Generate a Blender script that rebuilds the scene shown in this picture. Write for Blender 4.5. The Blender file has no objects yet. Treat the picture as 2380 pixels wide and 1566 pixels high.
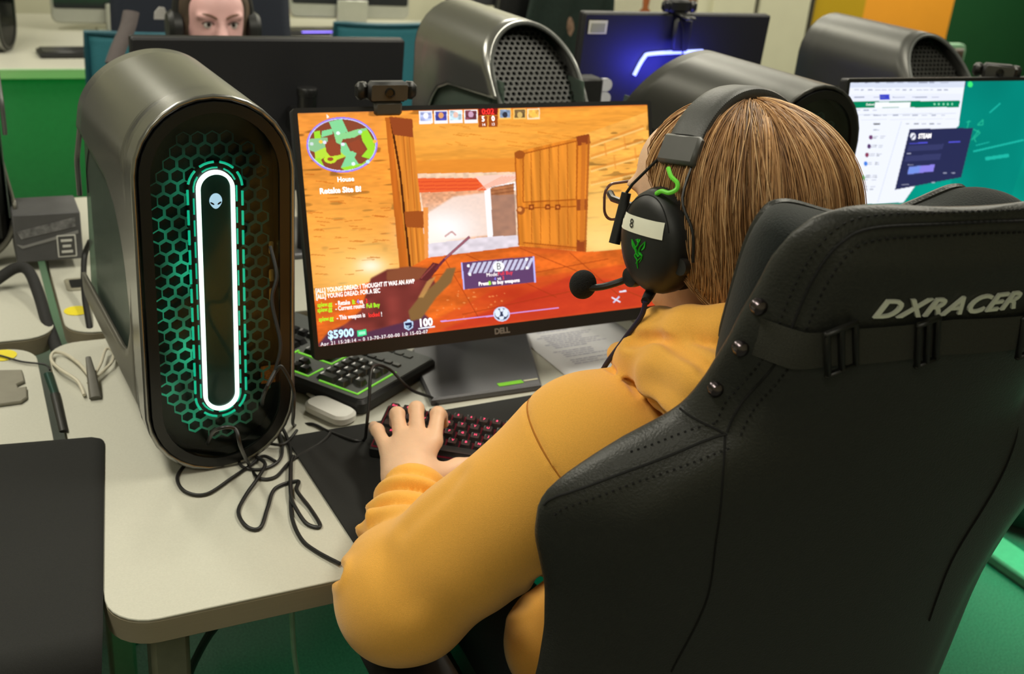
import bpy, math, random
import numpy as np
from mathutils import Vector, Matrix
random.seed(7); np.random.seed(7)
PI=math.pi; R=math.radians
C=bpy.context.scene.collection
SC=bpy.context.scene
T=0.73                                  # desk top height
# ---------------------------------------------------------------- camera
CAM=(2515.2767,-0.0827,-0.9999,0.7853+T,0.4919,0.4137,0.0897)   # focal px, x, y, z, yaw, pitch, roll
def cam_axes():
    f,x,y,z,ya,pi_,ro=CAM
    fw=np.array([math.sin(ya)*math.cos(pi_),math.cos(ya)*math.cos(pi_),-math.sin(pi_)])
    r=np.array([math.cos(ya),-math.sin(ya),0.]); u=np.cross(r,fw)
    c,s=math.cos(ro),math.sin(ro)
    return c*r+s*u,-s*r+c*u,fw
AX=cam_axes(); CO=np.array(CAM[1:4])
def ray(u,v):
    return AX[0]*((u-1190)/CAM[0])-AX[1]*((v-783)/CAM[0])+AX[2]
def at(u,v,d): return CO+ray(u,v)*d                                # point seen at a pixel, d metres along the view axis
def pz(u,v,h=0.): r=ray(u,v); return CO+r*((T+h-CO[2])/r[2])       # ... on the level h above the desk top
def py(u,v,y): r=ray(u,v); return CO+r*((y-CO[1])/r[1])            # ... on the upright plane y
def px(u,v,x): r=ray(u,v); return CO+r*((x-CO[0])/r[0])
# ---------------------------------------------------------------- materials
def lin(c):
    c=np.asarray(c,float)/255.
    return np.where(c<=.04045,c/12.92,((c+.055)/1.055)**2.4)
def rgba(c): return tuple(float(x) for x in lin(c))+(1.,)
def M(name,col,rough=.5,metal=0.,var=.06,scale=60.,bump=0.,bscale=None,emit=None,es=0.,coat=0.,sheen=0.,spec=.5,trans=0.,alpha=1.,attr=None,stretch=None):
    m=bpy.data.materials.new(name); m.use_nodes=True
    nt=m.node_tree; N=nt.nodes; L=nt.links; b=N['Principled BSDF']
    b.inputs['Roughness'].default_value=rough; b.inputs['Metallic'].default_value=metal
    b.inputs['Coat Weight'].default_value=coat; b.inputs['Sheen Weight'].default_value=sheen
    b.inputs['Specular IOR Level'].default_value=spec
    b.inputs['Transmission Weight'].default_value=trans; b.inputs['Alpha'].default_value=alpha
    tc=N.new('ShaderNodeTexCoord'); src=tc.outputs['Object']
    if stretch:
        mp=N.new('ShaderNodeMapping'); mp.inputs['Scale'].default_value=stretch; L.new(src,mp.inputs['Vector']); src=mp.outputs['Vector']
    if attr:
        at_=N.new('ShaderNodeAttribute'); at_.attribute_name=attr; base=at_.outputs['Color']
    nz=N.new('ShaderNodeTexNoise'); nz.inputs['Scale'].default_value=scale; nz.inputs['Detail'].default_value=3.
    L.new(src,nz.inputs['Vector'])
    c0=lin(col)
    if attr:
        L.new(base,b.inputs['Base Color'])
    else:
        rp=N.new('ShaderNodeValToRGB'); e=rp.color_ramp.elements
        e[0].position=.3; e[1].position=.7
        e[0].color=tuple(c0*(1-var))+(1,); e[1].color=tuple(np.minimum(c0*(1+var),1))+(1,)
        L.new(nz.outputs['Fac'],rp.inputs['Fac']); L.new(rp.outputs['Color'],b.inputs['Base Color'])
    if bump:
        n2=nz
        if bscale:
            n2=N.new('ShaderNodeTexNoise'); n2.inputs['Scale'].default_value=bscale; n2.inputs['Detail'].default_value=2.; L.new(src,n2.inputs['Vector'])
        bp=N.new('ShaderNodeBump'); bp.inputs['Strength'].default_value=bump; bp.inputs['Distance'].default_value=.002
        L.new(n2.outputs['Fac'],bp.inputs['Height']); L.new(bp.outputs['Normal'],b.inputs['Normal'])
    if emit is not None:
        b.inputs['Emission Color'].default_value=rgba(emit); b.inputs['Emission Strength'].default_value=es
    return m
def MV(name,strength=1.,attr='paint',sample=False):                # emission painted through a colour attribute (screens, glowing mesh)
    m=bpy.data.materials.new(name); m.use_nodes=True; nt=m.node_tree; nt.nodes.clear()
    o=nt.nodes.new('ShaderNodeOutputMaterial'); e=nt.nodes.new('ShaderNodeEmission'); a=nt.nodes.new('ShaderNodeAttribute')
    a.attribute_name=attr; e.inputs['Strength'].default_value=strength
    nt.links.new(a.outputs['Color'],e.inputs['Color']); nt.links.new(e.outputs[0],o.inputs[0])
    if not sample: m.cycles.emission_sampling='NONE'
    return m
def glass(name,col,rough=.02,ior=1.5):                              # thin pane: mostly clear, tinted, with a reflection
    m=bpy.data.materials.new(name); m.use_nodes=True; nt=m.node_tree; N=nt.nodes; L=nt.links; N.clear()
    o=N.new('ShaderNodeOutputMaterial'); t=N.new('ShaderNodeBsdfTransparent'); g=N.new('ShaderNodeBsdfGlossy'); x=N.new('ShaderNodeMixShader'); fr=N.new('ShaderNodeFresnel')
    t.inputs['Color'].default_value=rgba(col); g.inputs['Roughness'].default_value=rough; fr.inputs['IOR'].default_value=ior
    L.new(fr.outputs[0],x.inputs[0]); L.new(t.outputs[0],x.inputs[1]); L.new(g.outputs[0],x.inputs[2]); L.new(x.outputs[0],o.inputs[0])
    return m
# ---------------------------------------------------------------- mesh building
def frame(ax):                                                      # two unit vectors across a direction
    a=np.array(ax,float); a/=np.linalg.norm(a)
    h=np.array([0,0,1.]) if abs(a[2])<.9 else np.array([1.,0,0])
    u=np.cross(h,a); u/=np.linalg.norm(u); return u,np.cross(a,u),a
def RZ(a): return np.array([[math.cos(a),-math.sin(a),0],[math.sin(a),math.cos(a),0],[0,0,1]])
def RX(a): return np.array([[1,0,0],[0,math.cos(a),-math.sin(a)],[0,math.sin(a),math.cos(a)]])
def RY(a): return np.array([[math.cos(a),0,math.sin(a)],[0,1,0],[-math.sin(a),0,math.cos(a)]])
class MB:
    def __init__(s): s.v=[]; s.f=[]; s.m=[]
    def add(s,v,f,mi=0,X=None,o=None):
        v=np.asarray(v,float)
        if X is not None: v=v@np.asarray(X).T
        if o is not None: v=v+np.asarray(o)
        n=len(s.v); s.v+=[tuple(p) for p in v]; s.f+=[tuple(i+n for i in q) for q in f]; s.m+=[mi]*len(f); return s
    def box(s,c,size,X=None,b=.003,mi=0):
        h=np.array(size,float)/2; b=min(b,.49*2*min(h)); vs=[];idx={}
        for sx in(-1,1):
            for sy in(-1,1):
                for sz in(-1,1):
                    sg=(sx,sy,sz)
                    for a in range(3):
                        p=[sg[k]*(h[k]-(b if k!=a else 0)) for k in range(3)]
                        idx[sg+(a,)]=len(vs); vs.append(p)
        fs=[]
        for a in range(3):
            o1,o2=(a+1)%3,(a+2)%3
            for sg in(-1,1):
                q=[]
                for (i,j) in((-1,-1),(1,-1),(1,1),(-1,1)):
                    k=[0,0,0];k[a]=sg;k[o1]=i;k[o2]=j;q.append(idx[tuple(k)+(a,)])
                fs.append(q if sg>0 else q[::-1])
        for a in range(3):
            o1,o2=(a+1)%3,(a+2)%3
            for i in(-1,1):
                for j in(-1,1):
                    def K(t,fa):
                        k=[0,0,0];k[a]=t;k[o1]=i;k[o2]=j;return idx[tuple(k)+(fa,)]
                    q=[K(-1,o1),K(1,o1),K(1,o2),K(-1,o2)]
                    fs.append(q if i*j<0 else q[::-1])
        for sx in(-1,1):
            for sy in(-1,1):
                for sz in(-1,1):
                    q=[idx[(sx,sy,sz,a)] for a in range(3)]; fs.append(q if sx*sy*sz>0 else q[::-1])
        return s.add(vs,fs,mi,X,c)
    def tube(s,pts,r,n=8,mi=0,caps=True,closed=False,flat=1.,upv=None):
        P=np.array(pts,float); k=len(P); r=np.broadcast_to(np.array(r,float),(k,))
        tg=np.zeros_like(P)
        if closed: tg=np.roll(P,-1,0)-np.roll(P,1,0)
        else: tg[1:-1]=P[2:]-P[:-2]; tg[0]=P[1]-P[0]; tg[-1]=P[-1]-P[-2]
        tg/=np.linalg.norm(tg,axis=1)[:,None]+1e-12
        if upv is not None: u=np.cross(np.array(upv,float),tg[0]); u/=np.linalg.norm(u)
        else: u=frame(tg[0])[0]
        vs=[]
        for i in range(k):
            u=u-tg[i]*(u@tg[i]); u/=np.linalg.norm(u)+1e-12; w=np.cross(tg[i],u)
            for j in range(n):
                a=2*PI*j/n; vs.append(P[i]+r[i]*(u*math.cos(a)+w*math.sin(a)*flat))
        fs=[]
        for i in range(k if closed else k-1):
            i2=(i+1)%k
            for j in range(n):
                j2=(j+1)%n; fs.append((i*n+j,i*n+j2,i2*n+j2,i2*n+j))
        if caps and not closed: fs.append(tuple(range(n))[::-1]); fs.append(tuple((k-1)*n+j for j in range(n)))
        return s.add(vs,fs,mi)
    def lathe(s,prof,n=24,X=None,o=None,mi=0,sx=1.,sy=1.):
        vs=[];k=len(prof)
        for (r,z) in prof:
            for j in range(n):
                a=2*PI*j/n; vs.append((r*math.cos(a)*sx,r*math.sin(a)*sy,z))
        fs=[]
        for i in range(k-1):
            for j in range(n):
                j2=(j+1)%n; fs.append((i*n+j,i*n+j2,(i+1)*n+j2,(i+1)*n+j))
        fs.append(tuple(range(n))[::-1]); fs.append(tuple((k-1)*n+j for j in range(n)))
        return s.add(vs,fs,mi,X,o)
    def prism(s,poly,z0,z1,X=None,o=None,b=0.,mi=0):
        P=np.array(poly,float)
        if sum(P[i-1][0]*P[i][1]-P[i][0]*P[i-1][1] for i in range(len(P)))<0: P=P[::-1]
        n=len(P); e=np.roll(P,-1,0)-P; e/=np.linalg.norm(e,axis=1)[:,None]+1e-12
        nr=np.stack([e[:,1],-e[:,0]],1); pn=np.roll(nr,1,0)
        mit=(nr+pn)/(1+np.sum(nr*pn,1))[:,None].clip(.3,None)
        Q=P-mit*b; rings=[(P,z0+b),(P,z1-b)] if b else [(P,z0),(P,z1)]
        if b: rings=[(Q,z0)]+rings+[(Q,z1)]
        vs=[(p[0],p[1],z) for (q,z) in rings for p in q]; fs=[]
        for i in range(len(rings)-1):
            for j in range(n):
                j2=(j+1)%n; fs.append((i*n+j,i*n+j2,(i+1)*n+j2,(i+1)*n+j))
        fs.append(tuple(range(n))[::-1]); fs.append(tuple((len(rings)-1)*n+j for j in range(n)))
        return s.add(vs,fs,mi,X,o)
    def grid(s,fn,nu,nv,mi=0,cu=False,cv=False):
        vs=[fn(i/(nu if cu else nu-1),j/(nv if cv else nv-1)) for i in range(nu) for j in range(nv)]; fs=[]
        for i in range(nu if cu else nu-1):
            for j in range(nv if cv else nv-1):
                i2=(i+1)%nu;j2=(j+1)%nv; fs.append((i*nv+j,i2*nv+j,i2*nv+j2,i*nv+j2))
        return s.add(vs,fs,mi)
    def ball(s,c,r,X=None,n=16,mi=0):
        r=np.broadcast_to(np.array(r,float),(3,)); vs=[(0,0,-1.)]
        for i in range(1,n):
            a=-PI/2+PI*i/n
            for j in range(2*n): b=PI*j/n; vs.append((math.cos(a)*math.cos(b),math.cos(a)*math.sin(b),math.sin(a)))
        vs.append((0,0,1.)); m=2*n; fs=[]
        for j in range(m): fs.append((0,1+(j+1)%m,1+j)); fs.append((len(vs)-1,1+(n-2)*m+j,1+(n-2)*m+(j+1)%m))
        for i in range(n-2):
            for j in range(m): j2=(j+1)%m; fs.append((1+i*m+j,1+i*m+j2,1+(i+1)*m+j2,1+(i+1)*m+j))
        return s.add(np.array(vs)*r,fs,mi,X,c)
def rrect(w,h,r,n=5,cx=0,cy=0):
    p=[]
    for (sx,sy,a0) in((1,1,0),(-1,1,90),(-1,-1,180),(1,-1,270)):
        for i in range(n+1):
            a=R(a0+90*i/n); p.append((cx+sx*(w/2-r)+r*math.cos(a),cy+sy*(h/2-r)+r*math.sin(a)))
    return p
def spline(pts,n=8,closed=False):                                   # Catmull-Rom through the points
    P=np.array(pts,float); k=len(P); out=[]
    for i in range(k if closed else k-1):
        if closed: a,b,c,d=P[i-1],P[i],P[(i+1)%k],P[(i+2)%k]
        else: a,b,c,d=P[max(i-1,0)],P[i],P[i+1],P[min(i+2,k-1)]
        for j in range(n):
            t=j/n; out.append(.5*((2*b)+(c-a)*t+(2*a-5*b+4*c-d)*t*t+(-a+3*b-3*c+d)*t**3))
    if not closed: out.append(P[-1])
    return np.array(out)
def obj(name,mb,mats,parent=None,loc=None,rot=None,smooth=True,label=None,world=False,angle=38):
    me=bpy.data.meshes.new(name)
    if isinstance(mb,MB): v,f,mi=mb.v,mb.f,mb.m
    else: v,f=mb; mi=None
    if world and parent is not None: v=np.asarray(v)-np.array(parent.location)
    if isinstance(f,np.ndarray):
        v=np.asarray(v,np.float32); nf=len(f); k=f.shape[1]
        me.vertices.add(len(v)); me.vertices.foreach_set('co',v.ravel())
        me.loops.add(nf*k); me.loops.foreach_set('vertex_index',f.ravel().astype(np.int32))
        me.polygons.add(nf); me.polygons.foreach_set('loop_start',np.arange(0,nf*k,k,dtype=np.int32))
        me.update(calc_edges=True); me.validate()
    else:
        me.from_pydata([tuple(map(float,p)) for p in v],[],[tuple(map(int,q)) for q in f]); me.update()
    if not isinstance(mats,(list,tuple)): mats=[mats]
    for m in mats: me.materials.append(m)
    if mi is not None and len(mats)>1: me.polygons.foreach_set('material_index',mi)
    if smooth:
        me.shade_smooth()
        if angle: me.set_sharp_from_angle(angle=R(angle))
    o=bpy.data.objects.new(name,me); C.objects.link(o)
    if parent is not None: o.parent=parent
    if loc is not None: o.location=loc
    if rot is not None: o.rotation_euler=rot
    if label: o['label']=label
    return o
def tag(o,label,cat,group=None,kind=None):
    o['label']=label; o['category']=cat
    if group: o['group']=group
    if kind: o['kind']=kind
    return o
def thing(name,label,cat,loc=(0,0,0),rotz=0.,group=None):
    o=bpy.data.objects.new(name,None); C.objects.link(o); o.empty_display_size=.05
    o.location=[float(x) for x in loc]; o.rotation_euler=(0,0,rotz); return tag(o,label,cat,group)
def struct(name,mb,mats,**k):
    o=obj(name,mb,mats,**k); o['kind']='structure'; return o
def dup(root,label=None,loc=None,rotz=None,parent=None):
    c=root.copy(); C.objects.link(c)
    if parent is not None: c.parent=parent
    if label: c['label']=label
    if loc is not None: c.location=[float(x) for x in loc]
    if rotz is not None: c.rotation_euler=(0,0,rotz)
    for ch in list(root.children): dup(ch,parent=c)
    return c
def paint(me,cols,name='paint'):                                    # per-vertex colour, sRGB 0-255 in
    a=me.color_attributes.new(name,'FLOAT_COLOR','POINT')
    c=np.ones((len(me.vertices),4),np.float32); c[:,:3]=lin(cols); a.data.foreach_set('color',c.ravel())
def text_mesh(s,size,align='LEFT',extrude=0.,shear=0.,bold=0.,space=1.,res=3):   # glyph outlines as mesh verts / faces in XY
    cu=bpy.data.curves.new('glyphs','FONT'); cu.body=s; cu.size=size; cu.align_x=align; cu.align_y='CENTER'; cu.extrude=extrude; cu.shear=shear; cu.offset=bold; cu.space_character=space; cu.resolution_u=res
    o=bpy.data.objects.new('glyphs',cu); C.objects.link(o)
    dg=bpy.context.evaluated_depsgraph_get(); me=o.evaluated_get(dg).to_mesh()
    v=np.array([tuple(p.co) for p in me.vertices]).reshape(-1,3); f=[tuple(p.vertices) for p in me.polygons]
    o.evaluated_get(dg).to_mesh_clear(); bpy.data.objects.remove(o); bpy.data.curves.remove(cu)
    return v,f
# ---------------------------------------------------------------- signed-distance bodies meshed with surface nets
def nets(F,lo,h):
    F=F.astype(np.float32); nx,ny,nz=F.shape
    cs=(nx-1,ny-1,nz-1); S=np.zeros(cs+(3,),np.float32); n=np.zeros(cs,np.float32)
    for ax in range(3):
        a=[slice(None)]*3;b=[slice(None)]*3; a[ax]=slice(0,-1); b[ax]=slice(1,None)
        A=F[tuple(a)];B=F[tuple(b)]; cr=(A<0)!=(B<0)
        t=np.where(cr,A/np.where(cr,A-B,1),0)
        o1,o2=[k for k in range(3) if k!=ax]
        for d1 in(0,1):
            for d2 in(0,1):
                sl=[slice(None)]*3
                sl[o1]=slice(d1,d1+cs[o1]); sl[o2]=slice(d2,d2+cs[o2])
                c=cr[tuple(sl)]; n+=c; S[...,ax]+=np.where(c,t[tuple(sl)],0); S[...,o1]+=c*d1; S[...,o2]+=c*d2
    act=n>0; idx=np.full(cs,-1,np.int64); idx[act]=np.arange(act.sum())
    I=np.argwhere(act); V=(I+S[act]/n[act][:,None])*h+np.array(lo)
    Q=[]
    for ax in range(3):
        o1,o2=(ax+1)%3,(ax+2)%3
        a=[slice(None)]*3;b=[slice(None)]*3; a[ax]=slice(0,-1); b[ax]=slice(1,None)
        A=F[tuple(a)]<0;B=F[tuple(b)]<0
        for sgn in(0,1):
            w=np.argwhere((A&~B) if sgn==0 else (~A&B))
            ok=(w[:,o1]>0)&(w[:,o2]>0)&(w[:,o1]<F.shape[o1]-1)&(w[:,o2]<F.shape[o2]-1); w=w[ok]
            q=[]
            for (d1,d2) in((-1,-1),(0,-1),(0,0),(-1,0)):
                k=w.copy(); k[:,o1]+=d1; k[:,o2]+=d2; q.append(idx[k[:,0],k[:,1],k[:,2]])
            q=np.stack(q,1); Q.append(q if sgn==0 else q[:,::-1])
    return V,np.concatenate(Q)
def sdf_mesh(fn,lo,hi,h,B=12,slack=1.6):                            # only blocks near the surface are sampled finely
    lo=np.array(lo,float); n=np.ceil((np.array(hi)-lo)/h/B).astype(int)
    g=np.stack(np.meshgrid(*[np.arange(k) for k in n],indexing='ij'),-1).reshape(-1,3)
    ctr=lo+(g*B+B/2)*h; d=fn(ctr); near=np.abs(d)<B*h*.87*slack
    F=np.empty(tuple(n*B),np.float32)
    F.reshape(n[0],B,n[1],B,n[2],B)[...]=np.where(d<0,-1.,1.).reshape(n[0],1,n[1],1,n[2],1)
    k=np.stack(np.meshgrid(*[np.arange(B)]*3,indexing='ij'),-1).reshape(-1,3)
    gi=g[near]
    for s in range(0,len(gi),200):
        q=gi[s:s+200]; P=(q[:,None,:]*B+k[None])
        v=fn((lo+P.reshape(-1,3)*h)).reshape(len(q),B,B,B)
        for i,(a,b,c) in enumerate(q): F[a*B:a*B+B,b*B:b*B+B,c*B:c*B+B]=v[i]
    return nets(F,lo,h)
def smin(a,b,k):
    if k<=0: return np.minimum(a,b)
    h=np.maximum(k-np.abs(a-b),0)/k; return np.minimum(a,b)-h*h*k*.25
def smax(a,b,k): return -smin(-a,-b,k)
def rcone(p,a,b,r1,r2):                                             # capsule whose radius runs from r1 to r2
    a=np.array(a);b=np.array(b); ba=b-a; t=np.clip(((p-a)@ba)/(ba@ba),0,1)
    return np.linalg.norm(p-a-t[:,None]*ba,axis=1)-(r1+(r2-r1)*t)
def elli(p,c,r,X=None):
    q=p-np.array(c); r=np.array(r)
    if X is not None: q=q@np.asarray(X)
    k0=np.linalg.norm(q/r,axis=1); k1=np.linalg.norm(q/(r*r),axis=1); return k0*(k0-1)/(k1+1e-9)
# ================================================================ camera, render look, light
cd=bpy.data.cameras.new('camera'); cam=bpy.data.objects.new('camera',cd); C.objects.link(cam)
cd.sensor_width=36.; cd.lens=CAM[0]/2380*36; cd.clip_start=.02
cam.matrix_world=Matrix([list(np.append([AX[0][i],AX[1][i],-AX[2][i]],CO[i])) for i in range(3)]+[[0,0,0,1]])
cd.dof.use_dof=True; cd.dof.focus_distance=1.18; cd.dof.aperture_fstop=7.
SC.camera=cam
SC.view_settings.view_transform='Standard'; SC.view_settings.look='None'; SC.view_settings.exposure=0.; SC.view_settings.gamma=1.
SC.cycles.use_denoising=True; SC.cycles.max_bounces=6; SC.cycles.diffuse_bounces=3; SC.cycles.glossy_bounces=3; SC.cycles.sample_clamp_indirect=4.; SC.cycles.caustics_reflective=False; SC.cycles.caustics_refractive=False
w=bpy.data.worlds.new('room_air'); SC.world=w; w.use_nodes=True
w.node_tree.nodes['Background'].inputs[0].default_value=(.75,.8,.62,1); w.node_tree.nodes['Background'].inputs[1].default_value=.05
def area(name,loc,size,power,col,rot=(0,0,0),sy=None,spread=180):
    l=bpy.data.lights.new(name,'AREA'); l.shape='RECTANGLE'; l.size=size; l.size_y=sy or size; l.energy=power; l.color=tuple(lin(col)); l.spread=R(spread)
    o=bpy.data.objects.new(name,l); C.objects.link(o); o.location=loc; o.rotation_euler=rot; return o
WARM=(255,249,230)
area('ceiling_and_fill_lamp',(-.9,-1.9,2.68),.3,15,WARM,sy=1.25)  # added fill behind the camera, brightens the chair back
for i,(x,y,e) in enumerate(((-.6,.35,29),(1.5,.2,33),(-.5,2.5,30),(1.6,2.6,32),(3.6,1.6,26),(3.4,3.4,26),(6.0,3.5,60),(2.8,3.6,24))):  # the strongest, by the back wall, is an added fill to brighten that wall
    area('ceiling_and_fill_lamp',(x,y,2.68),.28,e,WARM,sy=1.25)
GREEN=(0,255,168)
area('green_led_strip',(.5,.42,.62),1.1,1.3,GREEN,sy=.3)
area('green_led_strip',(2.6,.35,.66),1.2,18,GREEN,sy=.6)
area('green_led_strip',(.2,2.6,.62),1.2,4.,(0,255,110),sy=.15,rot=(R(50),0,0))
# ================================================================ room shell
m_floor=M('carpet',(96,100,96),.95,var=.35,scale=260,bump=.6,bscale=300)
m_white=M('off_white_wall',(206,204,176),.75,var=.02,scale=8)
m_yel=M('yellow_wall_paint',(186,152,8),.7,var=.02,scale=6)
m_ora=M('orange_wall_paint',(240,160,38),.7,var=.02,scale=6)
m_grn=M('green_wall_paint',(8,72,30),.7,var=.03,scale=6)
m_gap=M('door_gap',(60,56,44),.8)
m_ceil=M('ceiling_tile',(200,200,190),.9,var=.05,scale=20)
X0,X1,Y0,Y1,ZC=-3.2,8.2,-3.2,4.7,2.75
struct('floor',MB().box(((X0+X1)/2,(Y0+Y1)/2,-.05),(X1-X0,Y1-Y0,.1),b=0.0005),m_floor,smooth=False)
struct('ceiling',MB().box(((X0+X1)/2,(Y0+Y1)/2,ZC+.05),(X1-X0,Y1-Y0,.1),b=.0005),m_ceil,smooth=False)
struct('wall_left',MB().box((X0-.05,(Y0+Y1)/2,ZC/2),(.1,Y1-Y0,ZC),b=.0005),m_white,smooth=False)
struct('wall_right',MB().box((X1+.05,(Y0+Y1)/2,ZC/2),(.1,Y1-Y0,ZC),b=.0005),m_grn,smooth=False)
struct('wall_front',MB().box(((X0+X1)/2,Y0-.05,ZC/2),(X1-X0,.1,ZC),b=.0005),m_white,smooth=False)
# back wall, split at the paint boundaries
xa=py(1886,20,Y1)[0]; xb=py(2007,30,Y1)[0]; xc=py(2208,45,Y1)[0]
wb=MB()
for (a,b,mi) in((X0,xa,0),(xa,xb,1),(xb,xc,2),(xc,max(X1,xc+.1),3)): wb.box(((a+b)/2,Y1+.05,ZC/2),(b-a,.1,ZC),b=.0003,mi=mi)
struct('wall_back',wb,[m_white,m_yel,m_ora,m_grn],smooth=False)
xd=py(1758,10,Y1)[0]; xe=py(1650,20,Y1)[0]
dm=MB().box(((xd+xa)/2-.01,Y1-.012,1.04),(xa-xd-.05,.024,2.08),b=.004); dm.box((xd-.012,Y1-.014,1.04),(.014,.02,2.08),b=.002,mi=1); dm.box((xa-.012,Y1-.014,1.04),(.022,.03,2.1),b=.002,mi=1)
d1=struct('door_1',dm,[m_white,m_gap],smooth=False)
dm=MB().box(((xd+xe)/2-.01,Y1-.012,1.04),(xd-xe-.03,.024,2.08),b=.004)
d2=struct('door_2',dm,m_white,smooth=False)
struct('baseboard_back',MB().box(((X0+X1)/2,Y1-.03,.05),(X1-X0,.012,.1),b=.002),M('dark_skirting',(60,60,54),.6))
# ================================================================ desks
m_desk=M('grey_laminate',(196,195,182),.42,var=.035,scale=420,spec=.35)
m_edge=M('desk_edge_band',(150,141,118),.5,var=.03,scale=90,stretch=(.2,.2,8))
m_leg=M('painted_steel_leg',(120,124,104),.5,metal=.3)
m_plug=M('white_plastic_socket',(214,210,176),.4)
def desk(name,label,x0,x1,y0,y1,z=T,r=.05,legs=True):
    t=thing(name,label,'desk',((x0+x1)/2,(y0+y1)/2,0)); w,d=x1-x0,y1-y0
    obj('tabletop',MB().prism(rrect(w,d,r,7),z-.003,z,b=.0008),m_desk,t)
    obj('edge_band',MB().prism(rrect(w,d,r,7),z-.034,z-.0032,b=.0015),m_edge,t)
    if legs:
        for sx in(-1,1):
            for sy in(-1,1):
                g=MB().box((sx*(w/2-.07),sy*(d/2-.09),(z-.034)/2),(.045,.045,z-.034),b=.006); obj('leg',g,m_leg,t)
        obj('crossbar',MB().box((0,d/2-.09,z-.09),(w-.2,.03,.05),b=.004),m_leg,t)
    return t
dk=desk('computer_desk','pale grey laminate desk under the orange game screen, its front left corner bare',0,1.02,0,.757)
obj('power_outlet',MB().box((.2-.51,.13-.3785,T-.075),(.05,.04,.07),b=.006),m_plug,dk)
obj('cable_clip',MB().box((.09-.51,.12-.3785,T-.06),(.045,.03,.045),b=.006),m_leg,dk)
desk('computer_desk','pale grey desk at the left edge, mostly under a black mat',-1.05,-.018,0,.757)
desk('computer_desk','pale grey desk under the right hand browser screen',1.03,2.06,0,.757)
desk('computer_desk','pale grey desk behind the lit tower, holding the dark monitor seen from its back',.035,1.07,.79,1.56)
desk('computer_desk','pale grey desk at the far left edge under the dark cardboard box',-1.0,.018,.79,1.56)
desk('computer_desk','pale grey desk behind, holding the blue lit monitor back',1.08,2.12,.79,1.56)
desk('computer_desk','long pale desk in the far row carrying silver monitors',-.75,2.6,3.06,4.3,r=.02)
desk('computer_desk','far row desk at the left edge beneath the distant tower',-2.2,-.77,3.06,4.3,r=.02)
mp=MB().box((.9,3.1,.47),(3.2,.02,.44),b=.003); o=obj('modesty_panel',mp,M('green_light_tinted_panel',(44,84,60),.6)); tag(o,'panel coloured as if lit green, hanging under the far row desk at left','panel')  # green light under the desk is put into the panel colour
# ================================================================ desktop towers: arched metal shell, lit front, open rear
m_shell=M('brushed_grey_shell',(150,150,147),.26,metal=.85,var=.03,scale=90,stretch=(6,.3,6))
m_shell2=M('lower_shell_grey',(100,98,90),.42,metal=.5,var=.03,scale=90)
m_gloss=M('black_gloss_plastic',(10,11,11),.3,var=.2,scale=30)
m_black=M('matte_black_plastic',(20,20,20),.55,var=.15,scale=80)
m_dark=M('dark_inner_metal',(14,15,14),.6,var=.2,scale=40)
m_mesh=M('vent_mesh_metal',(44,44,41),.5,metal=.3)
m_comb=MV('painted_glow_honeycomb',1.)
m_ring=M('white_light_ring',(255,255,255),.5,emit=(235,255,248),es=2.6)
m_seg=M('teal_light_segment',(0,40,30),.5,emit=(10,205,160),es=.95)
m_plate=M('dark_teal_plate',(10,34,28),.18,var=.25,scale=25,emit=(8,40,32),es=.35)
m_head=M('pale_glowing_emblem',(200,225,255),.5,emit=(190,222,255),es=1.)
m_tagw=M('asset_label_paper',(205,202,176),.6,var=.02)
m_tagg=M('asset_label_print',(150,150,122),.6,var=.2,scale=900)
m_pane=bpy.data.materials.new('side_window_glass'); m_pane.use_nodes=True; _n=m_pane.node_tree.nodes; _l=m_pane.node_tree.links
_n['Principled BSDF'].inputs['Base Color'].default_value=rgba((104,116,108)); _n['Principled BSDF'].inputs['Roughness'].default_value=.22
_t=_n.new('ShaderNodeBsdfTransparent'); _t.inputs[0].default_value=rgba((190,214,200)); _x=_n.new('ShaderNodeMixShader'); _x.inputs[0].default_value=.5
_l.new(_t.outputs[0],_x.inputs[1]); _l.new(_n['Principled BSDF'].outputs[0],_x.inputs[2]); _l.new(_x.outputs[0],_n['Material Output'].inputs[0])
m_cover=glass('front_cover_glass',(236,242,238),.06,1.22)
m_fan=M('green_lit_fan',(0,90,40),.5,emit=(0,190,80),es=.75)
m_metal=M('usb_metal',(170,165,150),.3,metal=1.)
m_warn=M('orange_printed_label',(190,110,50),.4,var=.6,scale=300)
TW,TH=.186,.497; TR_=TW/2
def stad(t,r=TR_,h=TH):                                            # point on the arched outline, arc length t from the top centre
    s=1 if t>=0 else -1; a=abs(t); q=PI/2*r; st=h-2*r
    if a<=q: return s*r*math.sin(a/r),h-r+r*math.cos(a/r)
    if a<=q+st: return s*r,h-r-(a-q)
    b=(a-q-st)/r; return s*r*math.cos(b),r-r*math.sin(b)
HP=PI*TR_+(TH-2*TR_)
def lerp(x,xs,ys): return float(np.interp(x,xs,ys))
def yend(z): return .30+.16*min(1,max(0,(TH-z)/.19))**1.1
def stadium(w,h,z0,n=14):
    r=w/2; p=[]
    for i in range(n+1): a=PI*i/n; p.append((r*math.cos(a),z0+h-r+r*math.sin(a)))
    for i in range(n+1): a=PI+PI*i/n; p.append((r*math.cos(a),z0+r+r*math.sin(a)))
    return p
XZ=np.array([[1,0,0],[0,0,-1],[0,1,0]],float)                       # (x,y) plane drawn upright, its +z towards -Y
def ringband(mb,outer,inner,y0,y1,mi=0):
    n=len(outer); vs=[(p[0],y,p[1]) for (q,y) in((outer,y0),(inner,y0),(inner,y1),(outer,y1)) for p in q]; fs=[]
    for k in range(4):
        for j in range(n): j2=(j+1)%n; k2=(k+1)%4; fs.append((k*n+j,k*n+j2,k2*n+j2,k2*n+j))
    mb.add(vs,fs,mi)
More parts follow.
